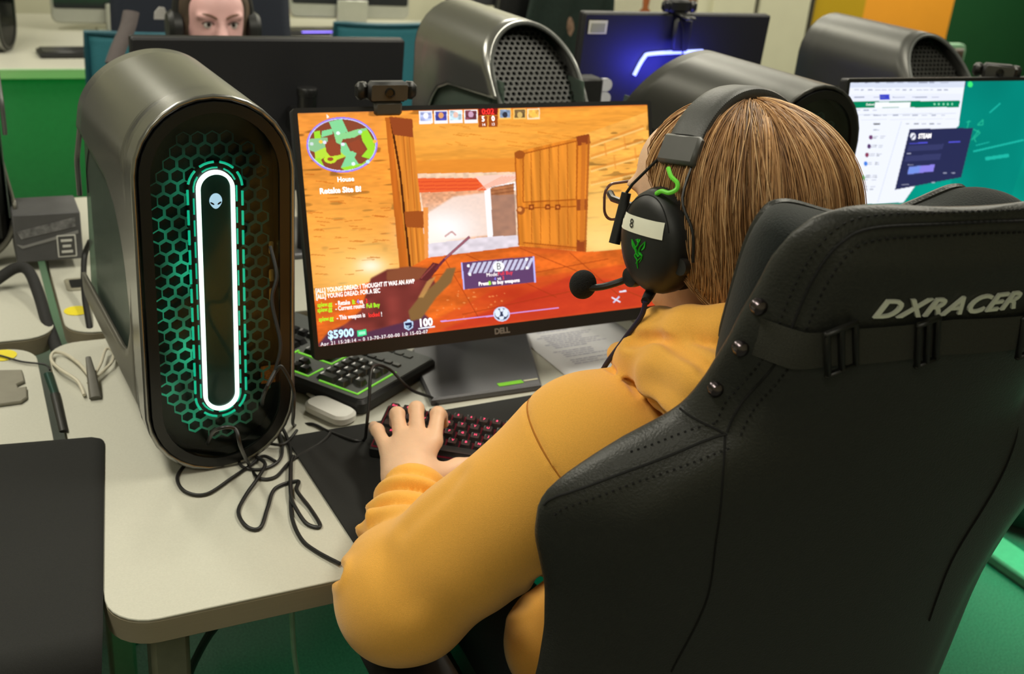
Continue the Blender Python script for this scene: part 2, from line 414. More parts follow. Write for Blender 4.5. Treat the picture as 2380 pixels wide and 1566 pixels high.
def honeycomb(mb,pitch,inside,xr,zr,wall=.18,skip=None):            # open hexagon cells as flat rings
    r=pitch/math.sqrt(3); row=0; z=zr[0]
    while z<=zr[1]:
        x=xr[0]+(pitch/2 if row%2 else 0)
        while x<=xr[1]:
            if inside(x,z):
                o=[(x+r*math.sin(PI/3*k),0,z+r*math.cos(PI/3*k)) for k in range(6)]
                i=[(x+r*(1-wall)*math.sin(PI/3*k),0,z+r*(1-wall)*math.cos(PI/3*k)) for k in range(6)]
                i2=[(p[0],.004,p[2]) for p in i]
                mb.add(o+i+i2,[(k,(k+1)%6,6+(k+1)%6,6+k) for k in range(6)]+[(6+k,6+(k+1)%6,12+(k+1)%6,12+k) for k in range(6)])
            x+=pitch
        z+=pitch*.866; row+=1
def in_stad(x,z,w,h,z0):
    r=w/2
    zc=min(max(z,z0+r),z0+h-r); return math.hypot(x,z-zc)<r
def hood_pt(t,y,lift=0.):
    x,z=stad(t); cx=0; zc=min(max(z,TR_),TH-TR_); n=np.array([x,0,z-zc]); n/=np.linalg.norm(n)+1e-9
    return np.array([x,y,z])+n*lift
def make_tower():
    t=thing('desktop_tower','','computer')
    ys=[0,.004,.015,.03,.036,.042,.048,.055,.062,.07,.08,.09,.102,.115,.132,.15,.175,.2,.235,.27,.31,.345]
    ys=[y/.345 for y in ys]
    St=lambda a: lerp(a*.345,[0,.03,.042,.05,.06,.075,.1,.15,.345],[HP,HP,.50,.37,.29,.245,.212,.192,.176])
    def hood(u,v):
        k=u*(len(ys)-1); a=ys[int(round(k))]; s=2*v-1; tt=s*St(a); x,z=stad(tt)
        y=a*yend(z) if a>.3 else a*.345+(a/.3)**2*.3*(yend(z)-.345)
        f=1-.0*a; return (x*f,y,z)
    h=obj('shell',MB().grid(hood,len(ys),61),m_shell,t,angle=60); so=h.modifiers.new('thickness','SOLIDIFY'); so.thickness=.006; so.offset=-1
    def base(u,v):
        y=.045+u*.42; S=lerp(u,[0,.03,.08,.2,1],[.3,.26,.2,.175,.165]); s=2*v-1; tt=s*S
        x,z=stad(tt); return (x,y,TH-z+.009)
    h=obj('lower_shell',MB().grid(base,18,33),m_shell2,t,angle=60); so=h.modifiers.new('thickness','SOLIDIFY'); so.thickness=.006; so.offset=1
    seam=[hood_pt(-.16,y,.0006) for y in np.linspace(.08,.33,12)]
    obj('seam_line',MB().tube(seam,.0007,5),M('bright_seam',(190,190,182),.3,metal=.6),t)
    obj('inner_chassis',MB().box((0,.22,.19),(.13,.36,.32),b=.02),m_dark,t)
    bz=MB(); ringband(bz,stadium(TW-.004,TH-.004,.002,18),stadium(TW-.03,TH-.03,.015,18),-.004,.03); obj('front_bezel',bz,m_gloss,t)
    obj('front_plate',MB().prism(stadium(TW-.026,TH-.026,.013,18),-.026,-.022,X=XZ),m_gloss,t)
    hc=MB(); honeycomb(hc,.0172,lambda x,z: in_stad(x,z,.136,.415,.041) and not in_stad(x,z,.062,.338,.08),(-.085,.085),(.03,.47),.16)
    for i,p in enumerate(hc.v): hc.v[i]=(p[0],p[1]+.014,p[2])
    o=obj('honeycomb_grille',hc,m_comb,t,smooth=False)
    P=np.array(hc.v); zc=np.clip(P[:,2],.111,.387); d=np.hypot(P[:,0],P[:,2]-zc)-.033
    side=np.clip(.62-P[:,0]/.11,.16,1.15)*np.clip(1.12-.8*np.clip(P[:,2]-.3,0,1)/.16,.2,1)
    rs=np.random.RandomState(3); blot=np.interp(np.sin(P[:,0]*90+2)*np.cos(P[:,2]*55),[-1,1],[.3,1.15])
    g=np.exp(-np.clip(d,0,None)/.06)*side*blot  # ring glow painted as emission: fades away from the ring, stronger at left
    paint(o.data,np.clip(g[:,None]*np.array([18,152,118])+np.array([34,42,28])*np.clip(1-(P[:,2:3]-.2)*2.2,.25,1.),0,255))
    # light ring, dashes, centre plate, emblem
    rg=MB(); ringband(rg,stadium(.046,.326,.0845,20),stadium(.0375,.3175,.08875,20),.0,.006); obj('light_ring',rg,m_ring,t)
    rg=MB(); ringband(rg,stadium(.064,.344,.0755,20),stadium(.0465,.3265,.0842,20),.006,.014); obj('ring_frame',rg,m_gloss,t)
    obj('centre_plate',MB().prism(stadium(.0372,.317,.089,20),-.008,-.004,X=XZ),m_plate,t)
    seg=MB(); PR=.338; L=[]
    for (wd,hh,z0,ph) in((.0665,.347,.074,0.),(.0525,.333,.081,.4)):
        r=wd/2; per=2*PI*r+2*(hh-wd); n=30 if ph==0 else 26
        for k in range(n):
            p=[]
            for j in range(4):
                s_=((k+ph+.72*j/3)/n)*per
                st=hh-wd
                if s_<st: p.append((r,z0+r+s_))
                elif s_<st+PI*r: a=(s_-st)/r; p.append((r*math.cos(a),z0+hh-r+r*math.sin(a)))
                elif s_<2*st+PI*r: p.append((-r,z0+hh-r-(s_-st-PI*r)))
                else: a=PI+(s_-2*st-PI*r)/r; p.append((r*math.cos(a),z0+r+r*math.sin(a)))
            seg.tube([(q[0],.0045,q[1]) for q in p],.0016 if ph==0 else .0011,5)
    obj('light_segments',seg,m_seg,t)
    def egg(a): return (.0078*math.cos(a)*(1 if math.sin(a)>-.1 else 1-.25*(-math.sin(a)-.1)),.0098*math.sin(a))
    em=MB().prism([(p[0],p[1]+.372) for p in [egg(2*PI*k/28) for k in range(28)]],-.0035,-.003,X=XZ)
    for s in(-1,1):
        ey=[(s*(.0044+.0026*math.cos(2*PI*k/12)),.3692+.0013*math.sin(2*PI*k/12)+.55*.0026*math.cos(2*PI*k/12)) for k in range(12)]
        em.prism(ey,-.003,-.0027,X=XZ,mi=1)
    obj('head_emblem',em,[m_head,m_gloss],t)
    for z in(.30,.262,.235): obj('front_port',MB().prism(rrect(.006,.017,.002,3,.073,z),-.018,-.0165,X=XZ),m_metal,t)
    obj('warning_label',MB().prism(rrect(.022,.026,.001,2,.069,.118),-.019,-.018,X=XZ),m_warn,t)
    obj('front_cover',MB().prism(stadium(TW-.031,TH-.031,.0155,18),.0005,.0012,X=XZ),m_cover,t)
    # window and fan on both sides
    for s in(-1,1):
        pn=[(.047,.405),(.40,.405),(.455,.09),(.3,.075),(.1,.08),(.052,.1)]
        YZ=np.array([[0,0,s],[1,0,0],[0,1,0]],float)
        if s<0: pn=pn[::-1]
        obj('side_window',MB().prism(pn,-.001,.001,X=YZ,o=(s*.0865,0,0)),m_pane,t)
        fm=MB(); fm.lathe([(.02,0),(.052,0),(.056,.003),(.052,.006),(.02,.006)],28,X=np.array([[0,0,s],[1,0,0],[0,1,0]],float),o=(s*.07,.135,.235)); obj('case_fan',fm,m_fan,t)
    # rear vent, slanted under the hood, with holes
    rv=MB(); honeycomb(rv,.0125,lambda x,z: in_stad(x,.31+z*.76,TW-.02,TH-.02,.01),(-.11,.11),(-.01,.25),.36)
    V=np.array(rv.v); zz=.31+V[:,2]*.76; V2=np.stack([V[:,0],yendv(zz)-.03-V[:,1],zz],1); rv.v=[tuple(p) for p in V2]
    obj('rear_vent',rv,m_mesh,t,smooth=False)
    def backing(u,v): z=.27+.212*v; hw=(TR_-.004) if z<TH-TR_ else math.sqrt(max(1e-6,(TR_-.004)**2-(z-TH+TR_)**2)); return ((2*u-1)*hw,yend(z)-.055,z)
    obj('vent_backing',MB().grid(backing,12,14),m_dark,t)
    obj('rear_rim',MB().tube([(stad(q)[0],yend(stad(q)[1]),stad(q)[1]) for q in np.linspace(-.30,.30,48)],.0042,8),M('vent_rim_grey',(92,94,92),.4,metal=.5),t)
    obj('rear_panel',MB().box((0,.425,.17),(.16,.05,.26),b=.01),m_black,t)
    for k in range(4): obj('rear_port',MB().box((-.05+.03*k,.452,.2),(.016,.006,.009),b=.001),m_metal,t)
    for sx in(-1,1):
        for yy in(.07,.4): obj('foot',MB().lathe([(.008,0),(.009,.002),(.008,.006),(.003,.02)],12,o=(sx*.03,yy,0.)),m_black,t)
    return t
def yendv(z): return .30+.16*np.clip((TH-z)/.19,0,1)**1.1
def asset_tag(parent,tt,y,ang,w=.03,h=.022):
    def pt(a,b,l): c,s=math.cos(ang),math.sin(ang); return hood_pt(tt+a*c-b*s,y+a*s+b*c,l)
    mb=MB(); mb.grid(lambda u,v: pt((u-.5)*w,(v-.5)*h,.0012),7,7); mb.grid(lambda u,v: pt((u-.5)*w*.62+.002,(v-.5)*h*.74,.0018),6,6,mi=1)
    mb.grid(lambda u,v: pt(w*(-.42+.1*u),(v-.5)*h*.74,.0018),4,6,mi=1); mb.grid(lambda u,v: pt(w*(.37+.1*u),(v-.5)*h*.74,.0018),4,6,mi=1)
    return obj('asset_label',mb,[m_tagw,m_tagg],parent)
TA=make_tower(); TA.location=(.184,.29,T+.003); TA.rotation_euler=(0,0,.05)
TA['label']='arched grey desktop tower nearest the camera, its white light ring facing front'
cat=dict(group='arched desktop towers')
TA['group']='arched desktop towers'
G='arched desktop towers'
SHADESHELL=[c for c in TA.children if c.name.startswith('shell')][0].data.copy(); SHADESHELL.materials[0]=M('shaded_grey_shell',(76,76,73),.42,metal=.6,var=.03,scale=90,stretch=(6,.3,6))  # same grey shell, dimmer surroundings put into its colour
def tower(label,x,y,rz,tagat=None,dark=False):
    o=dup(TA,label,(x,y,T+.003),rz)
    if dark: [c for c in o.children if c.name.startswith('shell')][0].data=SHADESHELL
    if tagat: asset_tag(o,*tagat)
    return o
asset_tag(TA,-.125,.115,R(8))
tower('arched grey tower standing behind the webcam, rear vent grille facing out',.90,1.21,PI+.02,(.02,.06,.2))
tower('arched grey tower mostly hidden behind the seated player\'s head',1.125,.30,.06,None,True)
tower('arched shaded tower under the orange wall panel, small label on top',1.885,1.13,PI+.02,(.03,.08,.2),True)
tower('arched shaded tower cut off by the left picture edge beside the cardboard box',-.118,1.60,PI+.02,None,True)
tower('distant dark tower on the far row with a small teal light',.10,3.40,1.2)
# ================================================================ monitors
m_bez=M('black_bezel_plastic',(17,17,18),.5,var=.1,scale=120)
m_back=M('dark_monitor_back',(22,22,27),.6,var=.1,scale=200)
m_base=M('dark_grey_stand_base',(94,94,98),.38,metal=.3,var=.04,scale=300)
m_neck=M('stand_neck_plastic',(20,20,21),.35)
m_logo=M('grey_logo_print',(120,116,112),.4)
m_txtw=M('screen_text_white',(255,255,255),1,emit=(245,245,255),es=1.05)
m_txtg=M('screen_text_lime',(150,235,40),1,emit=(150,232,38),es=1.)
m_txtr=M('screen_text_red',(235,50,45),1,emit=(235,48,45),es=1.)
m_txtb=M('screen_text_blue',(120,130,240),1,emit=(125,125,240),es=1.)
m_txtd=M('screen_text_dark',(70,70,75),1,emit=(78,80,88),es=1.)
m_txtc=M('screen_text_cyan',(180,225,255),1,emit=(190,228,255),es=1.05)
SCRMAT=MV('screen_picture',1.08)
class Canvas:                                                       # a screen picture worked out numerically, one colour per grid vertex
    def __init__(s,w,h,corners,seed=1):
        s.w,s.h=w,h; s.a=np.zeros((h,w,3)); s.rs=np.random.RandomState(seed)
        A=[];B=[]
        for (x,y),(X,Y) in zip(corners,((0,0),(w-1,0),(w-1,h-1),(0,h-1))):
            A+= [[x,y,1,0,0,0,-X*x,-X*y],[0,0,0,x,y,1,-Y*x,-Y*y]]; B+=[X,Y]
        q=np.linalg.solve(np.array(A,float),np.array(B,float)); s.Hm=np.append(q,1).reshape(3,3)
        s.yy,s.xx=np.mgrid[0:h,0:w]
        inv=np.linalg.inv(s.Hm); d=inv[2,0]*s.xx+inv[2,1]*s.yy+inv[2,2]
        s.px=(inv[0,0]*s.xx+inv[0,1]*s.yy+inv[0,2])/d; s.py=(inv[1,0]*s.xx+inv[1,1]*s.yy+inv[1,2])/d
    def uv(s,x,y): p=s.Hm@np.array([x,y,1.]); return p[0]/p[2],p[1]/p[2]
    def mask(s,poly):
        P=[s.uv(*p) for p in poly]; m=np.zeros((s.h,s.w),bool)
        xs=[p[0] for p in P]; ys=[p[1] for p in P]
        x0,x1,y0,y1=max(int(min(xs)),0),min(int(max(xs))+2,s.w),max(int(min(ys)),0),min(int(max(ys))+2,s.h)
        if x1<=x0 or y1<=y0: return m
        X=s.xx[y0:y1,x0:x1]; Y=s.yy[y0:y1,x0:x1]; r=np.zeros(X.shape,bool)
        for i in range(len(P)):
            (ax,ay),(bx,by)=P[i-1],P[i]
            if ay==by: continue
            r^=((ay>Y)!=(by>Y))&(X<(bx-ax)*(Y-ay)/(by-ay)+ax)
        m[y0:y1,x0:x1]=r; return m
    def fill(s,poly,col,al=1.,soft=0,tex=None):
        m=s.mask(poly).astype(float)
        for _ in range(soft): m=(m+np.roll(m,1,0)+np.roll(m,-1,0)+np.roll(m,1,1)+np.roll(m,-1,1))/5
        m=(m*al)[...,None]; c=np.array(col,float)
        if tex is not None: c=np.clip(c*tex[...,None],0,255)
        s.a=s.a*(1-m)+c*m
    def line(s,pts,wd,col,al=1.):
        for (a,b) in zip(pts[:-1],pts[1:]):
            a=np.array(a,float);b=np.array(b,float); d=b-a; d/=np.linalg.norm(d)+1e-9; n=np.array([-d[1],d[0]])*wd/2
            s.fill([a+n,b+n,b-n,a-n],col,al)
    def glow(s,x,y,rx,ry,col,al=1.):
        g=np.exp(-((s.px-x)/rx)**2-((s.py-y)/ry)**2)*al; s.a=s.a*(1-g[...,None])+np.array(col,float)*g[...,None]
    def noise(s,cx,cy,lo,hi):                                       # smooth value noise, cx by cy cells
        g=s.rs.rand(cy+2,cx+2); X=s.xx/s.w*cx; Y=s.yy/s.h*cy; i=X.astype(int); j=Y.astype(int); u=X-i; v=Y-j
        u=u*u*(3-2*u); v=v*v*(3-2*v)
        n=g[j,i]*(1-u)*(1-v)+g[j,i+1]*u*(1-v)+g[j+1,i]*(1-u)*v+g[j+1,i+1]*u*v
        return lo+(hi-lo)*n
    def ell(s,x,y,rx,ry,n=40,a0=0): return [(x+rx*math.cos(2*PI*k/n),y+ry*math.sin(2*PI*k/n)) for k in range(n)]
def screen_mesh(cv,W,H):
    h,w=cv.h,cv.w; X=(cv.xx/(w-1)-.5)*W; Z=(.5-cv.yy/(h-1))*H
    v=np.stack([X.ravel(),np.zeros(w*h),Z.ravel()],1)
    i=(np.arange(h-1)[:,None]*w+np.arange(w-1)[None]).ravel(); f=np.stack([i,i+w,i+w+1,i+1],1)
    return v,f
def monitor(name,label,loc,rz,W,H,zc,tilt,yc,chin=.02,group=None,base=None,neck=True,thick=.022):
    t=thing(name,label,'monitor',loc,rz,group)
    Xm=RX(-tilt); c=np.array([0,yc,zc])                             # screen plane: local x, up tilted back
    b=.007; hw=W/2
    fr=MB(); out=rrect(W+2*b,H+b+chin,.005,3,0,(b-chin)/2); inn=rrect(W,H,.0015,3,0,0)
    n=len(out); vs=[(p[0],-.0015,p[1]) for p in out]+[(p[0],-.0015,p[1]) for p in inn]+[(p[0],.001,p[1]) for p in inn]+[(p[0],.006,p[1]) for p in out]
    fr.add(vs,[(k*n+j,k*n+(j+1)%n,(k+1)%4*n+(j+1)%n,(k+1)%4*n+j) for k in range(4) for j in range(n)],0,Xm,c)
    obj('bezel',fr,m_bez,t)
    bk=MB().prism(rrect(W+2*b-.001,H+b+chin-.001,.006,3,0,(b-chin)/2),-thick,-.0015,X=Xm@XZ,o=c,b=.004)
    if neck: bk.prism(rrect(W*.3,H*.4,.02,4,0,-.06),-thick-.02,-thick+.002,X=Xm@XZ,o=c,b=.01)
    obj('back_cover',bk,m_back,t)
    if neck:
        top=c+Xm@np.array([0,thick+.02,-.02])
        nk=MB().tube(spline([top+Xm@np.array([0,0,.05]),top+np.array([0,.03,-.03]),(0,.055,zc*.5),(0,.05,.012)],6),[.032]*19,16,flat=.55,upv=(0,1,0)); obj('stand_neck',nk,m_neck,t)
    bs=base or [(-.12,-.13),(.12,-.13),(.16,.05),(.10,.11),(-.10,.11),(-.16,.05)]
    obj('stand_base',MB().prism(bs,0.0,.013,b=.003),m_base,t)
    return t,Xm,c
def put(parent,name,v,f,mat,Xm,c,off=(0,0,0),rot=0.,lift=-.0009):   # flat shapes laid on the tilted panel, XY of the shape = screen x / up
    a=np.array(v,float); cs,sn=math.cos(rot),math.sin(rot)
    P=np.stack([a[:,0]*cs-a[:,1]*sn+off[0],np.full(len(a),lift)-a[:,2],a[:,0]*sn+a[:,1]*cs+off[1]],1)@Xm.T+c
    mb=MB(); mb.add(P,f); return obj(name,mb,mat,parent,smooth=False)
class HUD:                                                          # gathers lettering of one colour into one part
    def __init__(s,cv,W,H): s.cv,s.W,s.H=cv,W,H; s.d={}
    def pos(s,x,y): u,v=s.cv.uv(x,y); return (u/(s.cv.w-1)-.5)*s.W,(.5-v/(s.cv.h-1))*s.H
    def text(s,mat,txt,x,y,size,align='LEFT',bold=0.,space=1.,sx=1.):
        v,f=text_mesh(txt,size,align,bold=bold,space=space,res=2); X,Z=s.pos(x,y)
        if len(v)==0: return
        v=v*np.array([sx,1,1])+np.array([X,Z,0]); s.poly(mat,v,f)
    def poly(s,mat,v,f): m=MB(); m.add(v,f); s.d[len(s.d)]=(mat,m)
    def build(s,parent,Xm,c):
        for mat,mb in s.d.values(): put(parent,'screen_lettering',mb.v,mb.f,bpy.data.materials[mat],Xm,c,lift=-.0006)
# ---------------------------------------------------------------- the game picture on the main screen
CW,CH=800,450; SW,SH=.5977,.3362
cv=Canvas(CW,CH,[(700,262),(1508,243),(1535,708),(745,805)],5)
n1=cv.noise(12,34,.92,1.06)*cv.noise(60,130,.93,1.06)*cv.noise(5,4,.93,1.06)
crk=1-.35*np.clip((cv.noise(26,75,0,1)-.74)*9,0,1)
tx=n1*crk
cv.a[:]=np.array([246,142,42])*tx[...,None]
cv.fill([(690,240),(1000,240),(975,420),(960,640),(720,860)],(243,140,44),tex=tx)
cv.fill([(690,240),(905,262),(880,330),(700,335)],(240,136,50),.6,3,tex=tx)
# ceiling
cv.fill([(960,285),(1310,240),(1520,235),(1500,330),(1370,310),(1215,350),(1205,398),(970,400)],(243,148,46),tex=cv.noise(9,60,.92,1.06)*cv.noise(50,160,.94,1.05))
cv.fill([(968,372),(1210,365),(1210,402),(970,405)],(226,122,34),.7,2)
cv.glow(1060,310,170,35,(255,176,72),.5)
# right wall with courses of brick
cv.fill([(1365,310),(1520,255),(1545,600),(1375,585)],(252,166,62),tex=tx)
for k,(a,b) in enumerate(((335,292),(362,322),(392,358),(424,394))): cv.line([(1378,a),(1500,b)],6,(214,118,38),.55); cv.line([(1378,a+5),(1500,b+5)],4,(255,205,120),.6)
for (x,y) in((1410,345),(1455,330),(1432,375),(1480,355)): cv.line([(x,y-14),(x+4,y+16)],4,(224,130,46),.6)
cv.glow(1400,560,75,70,(255,214,120),.95); cv.glow(1395,480,40,60,(255,196,98),.7)
# left wall lamp glow
cv.glow(850,625,95,60,(255,222,130),.95); cv.glow(800,560,150,120,(255,176,72),.55); cv.glow(868,616,30,18,(255,250,225),.85); cv.glow(815,690,26,14,(255,235,170),.6)
for _ in range(60):
    x=cv.rs.uniform(715,915); y=cv.rs.uniform(400,640); l=cv.rs.uniform(8,34); cv.line([(x,y),(x+l,y+cv.rs.uniform(-3,3))],2.2,(190,88,22),.55)
for _ in range(26):
    x=cv.rs.uniform(1000,1330); y=cv.rs.uniform(280,345); l=cv.rs.uniform(12,50); cv.line([(x,y),(x+l,y+4)],2,(204,108,26),.5)
# doorway: street outside
cv.fill([(968,402),(1208,398),(1212,572),(998,596)],(238,196,160),tex=cv.noise(120,90,.9,1.1))
cv.fill([(970,412),(1140,412),(1150,440),(980,446)],(236,82,36)); 
for y in(421,430,438): cv.line([(974,y),(1120,y-2)],2.2,(204,52,28),.7)
cv.fill([(1110,408),(1205,402),(1205,415),(1140,442)],(252,200,180))
for k in range(5): cv.line([(1115+14*k,440-3*k),(1175+8*k,408)],3,(240,160,130),.7)
cv.fill([(985,446),(1135,440),(1140,555),(1000,560)],(226,150,104),tex=cv.noise(140,110,.84,1.12))
cv.fill([(990,500),(1060,455),(1140,445),(1142,545),(1000,560)],(246,224,214),.8,5)
cv.glow(1035,530,70,42,(255,255,255),1.); cv.glow(1005,555,50,40,(255,244,230),.8)
cv.fill([(1132,442),(1150,432),(1205,420),(1206,440),(1148,446),(1152,548),(1140,552)],(255,250,250))
cv.fill([(1146,436),(1200,424),(1206,545),(1152,550)],(176,104,62),tex=cv.noise(80,60,.82,1.1))
cv.fill([(1148,452),(1204,450),(1206,545),(1152,550)],(150,120,112),.55)
for k in range(3): cv.line([(1148,434+8*k),(1202,426+8*k)],3,(120,62,34),.6)
cv.fill([(998,565),(1145,548),(1210,545),(1212,572),(1000,597)],(226,214,224),tex=cv.noise(70,60,.9,1.06))
cv.line([(1040,548),(1056,536),(1066,545)],4,(150,60,60),.5)
# door frame left
cv.fill([(903,272),(925,272),(958,600),(960,625),(935,622)],(196,92,24),tex=cv.noise(120,6,.85,1.1))
cv.fill([(914,268),(964,274),(1000,622),(956,622)],(222,122,36),tex=cv.noise(160,5,.84,1.1))
cv.line([(916,276),(937,400),(960,625)],5,(60,24,8))
for x in(945,958): cv.line([(x,310),(x+22,620)],2,(160,72,18),.7)
cv.fill([(912,270),(966,276),(968,318),(922,312)],(136,56,24)); cv.fill([(946,490),(990,488),(994,528),(950,526)],(150,66,22)); 
cv.fill([(990,480),(1002,480),(1002,622),(994,622)],(240,140,60))
# wooden door, open to the right
dpl=cv.noise(110,5,.82,1.1)
cv.fill([(1203,352),(1352,318),(1376,318),(1366,582),(1212,568)],(222,118,30),tex=dpl)
cv.fill([(1222,356),(1348,326),(1345,462),(1222,468)],(232,130,36),tex=dpl); cv.fill([(1222,482),(1345,478),(1346,572),(1222,562)],(228,124,34),tex=dpl)
for k in range(6): x=1240+21*k; cv.line([(x,352-5*k),(x+2,566)],1.8,(150,66,14),.75)
for pts in([(1222,356),(1348,326)],[(1348,326),(1345,462)],[(1345,462),(1222,468)],[(1222,468),(1222,356)],[(1222,482),(1345,478)],[(1222,562),(1346,574)],[(1203,352),(1212,568)]): cv.line(pts,3,(150,64,14),.8)
cv.fill([(1344,316),(1374,310),(1378,332),(1348,338)],(130,52,20)); cv.fill([(1346,462),(1372,460),(1372,486),(1346,488)],(140,60,22)); cv.fill([(1346,556),(1370,556),(1368,584),(1346,582)],(136,54,20))
cv.line([(1362,330),(1358,560)],10,(196,98,28),.8); cv.line([(1374,316),(1366,582)],5,(160,76,24),.8)
cv.fill(cv.ell(1216,487,10,10),(150,70,24)); cv.fill(cv.ell(1214,485,5,5),(236,140,60)); cv.fill(cv.ell(1214,358,12,10),(150,68,20))
for x in(1241,1279,1302): cv.fill([(x-6,474),(x+6,473),(x+6,485),(x-6,486)],(120,46,14)); cv.fill([(x-3,477),(x+3,477),(x+3,482),(x-3,482)],(214,112,40))
# floor
fl=cv.noise(20,40,.84,1.1)*cv.noise(90,120,.94,1.06)
cv.fill([(1000,597),(1215,570),(1370,584),(1545,570),(1545,720),(740,820),(730,700),(955,622)],(226,92,26),tex=fl)
cv.fill([(1200,650),(1545,600),(1545,720),(900,800)],(206,56,24),.55,12); cv.fill([(1330,640),(1545,660),(1545,720),(1000,780)],(176,26,24),.5,20)
for pts in([(1090,590),(1300,690)],[(1215,575),(1500,690)],[(1000,640),(1250,605)],[(1100,660),(1420,600)],[(1080,730),(1500,640)],[(1040,600),(1120,740)],[(1330,585),(1450,690)]): cv.line(pts,2.2,(140,44,14),.6)
cv.glow(1190,680,90,26,(172,34,18),.7); cv.glow(1130,650,50,20,(186,46,18),.5); cv.glow(1290,580,60,10,(180,62,22),.6)
for _ in range(40): x=cv.rs.uniform(1000,1180); y=cv.rs.uniform(670,745); cv.fill(cv.ell(x,y,cv.rs.uniform(1,3.5),1.6,8),(246,140,70),.7)
# blue-purple foreground shade, sleeve and gun
cv.fill([(740,805),(770,770),(850,735),(950,690),(1010,745),(990,790)],(62,34,62),.92,6)
cv.fill([(868,645),(905,625),(960,618),(1000,622),(1020,660),(985,690),(955,745),(860,770),(800,760),(845,720)],(112,42,36),1,4,tex=cv.noise(30,30,.8,1.2))
cv.fill([(905,628),(955,618),(1000,622),(1008,640),(950,655),(905,650)],(130,70,40),.8,4)
cv.fill([(955,722),(980,690),(1025,650),(1045,622),(1066,620),(1055,655),(1020,690),(985,740),(960,745)],(120,84,44),1,3); cv.fill([(1000,650),(1020,640),(990,690),(978,690)],(196,140,70),.8,2)
cv.fill([(980,648),(1012,608),(1030,612),(1026,622),(1000,652)],(84,30,30)); cv.line([(1018,625),(1040,600),(1098,548)],6,(96,34,44)); cv.line([(1040,600),(1098,548)],3,(196,120,140),.6); cv.line([(984,646),(1016,612)],3,(160,70,60),.6)
# buy panel
cv.fill([(1078,608),(1246,594),(1250,654),(1084,671)],(84,52,92)); cv.line([(1079,608),(1085,671)],3.5,(180,180,255)); cv.line([(1246,594),(1250,655)],3.5,(180,180,255))
for k in range(12):
    x=1095+12.2*k; y=613-.083*(x-1090); cv.fill([(x+10,y-3),(x+18,y-4),(x+6,y+22),(x-2,y+23)],(198,196,226))
for (x,y) in((1095,616),(1230,601),(1098,636),(1231,621)): cv.fill([(x-3,y-3),(x+3,y-3),(x+3,y+3),(x-3,y+3)],(255,255,255))
cv.fill(cv.ell(1165,618,13,12),(255,255,255))
# minimap
cv.fill(cv.ell(803,335,82,64),(140,112,255)); cv.fill(cv.ell(803,335,79,61),(206,206,250)); mm=cv.ell(803,335,77,59); cv.fill(mm,(126,58,36))
g1,g2=(122,212,140),(150,222,40)
mk=cv.mask(mm)
a0=cv.a.copy()
for p,c in(([(773,282),(803,275),(817,305),(786,313)],g1),([(757,303),(780,298),(782,310),(755,318)],g1),([(738,305),(752,302),(755,322),(740,322)],g2),([(722,322),(745,320),(770,318),(770,345),(740,352),(722,345)],(132,190,130)),([(785,312),(820,305),(835,300),(860,296),(866,312),(842,312),(832,318),(805,322),(800,335),(790,330)],(130,210,130)),([(800,330),(812,330),(822,350),(838,350),(832,365),(842,380),(820,390),(800,388),(812,362),(800,352)],g1),([(846,305),(862,300),(878,330),(882,350),(868,368),(848,362),(862,345),(850,325)],g2),([(740,352),(770,338),(775,358),(800,352),(812,362),(785,372),(765,362),(742,378)],(178,222,50)),([(735,368),(752,365),(762,386),(760,395)],g2),([(800,388),(850,378),(866,366),(850,382),(812,396)],g2)): cv.fill(p,c)
cv.fill(cv.ell(776,368,15,10),(190,226,40)); cv.fill(cv.ell(776,368,7,4.5),(150,66,36)); cv.fill([(764,330),(782,322),(800,345),(800,358),(776,362),(766,350)],(140,58,34)); cv.fill([(818,332),(842,322),(856,345),(850,358),(830,352)],(140,58,34))
cv.a=np.where(mk[...,None],cv.a,a0)
for (x,y,c) in((794,308,(240,250,255)),(805,334,(235,235,255)),(829,379,(235,245,255)),(763,329,(230,225,250)),(754,328,(250,200,60)),(733,333,(205,220,220)),(845,305,(190,220,255)),(879,327,(255,180,60)),(863,374,(180,240,255))): cv.fill(cv.ell(x,y,4.5,4),c)
cv.fill([(768,264),(774,271),(768,275)],(255,250,240))
# player cards and score
for k,x in enumerate((981,1016,1050,1085)):
    cv.fill([(x,257-k*.6),(x+31,256-k*.6),(x+32,286-k*.6),(x+1,287-k*.6)],(250,248,250)); cv.fill([(x+3,259-k),(x+29,259-k),(x+29,280-k),(x+3,281-k)],((170,180,235),(60,60,150),(190,220,235),(110,50,60))[k],tex=cv.noise(130,120,.7,1.3))
    cv.fill(cv.ell(x+16,268-k,6,7),((250,250,255),(225,150,90),(240,190,170),(200,150,180))[k])
for k,x in enumerate((1165,1199,1231)):
    cv.fill([(x,252),(x+29,251),(x+29,276),(x,277)],((250,190,90),(250,190,90),(252,220,170))[k]); cv.fill([(x+3,254),(x+27,254),(x+27,272),(x+3,273)],((120,140,170),(110,84,50),(252,176,70))[k],tex=cv.noise(130,120,.75,1.25)); cv.fill(cv.ell(x+15,266,6,7),((40,40,50),(210,170,90),(255,190,70))[k])
cv.fill([(1118,250),(1163,250),(1163,266),(1118,267)],(110,18,16)); cv.fill([(1118,268),(1139,268),(1139,294),(1119,295)],(150,62,20)); cv.fill([(1142,268),(1163,267),(1163,293),(1142,294)],(150,62,20))
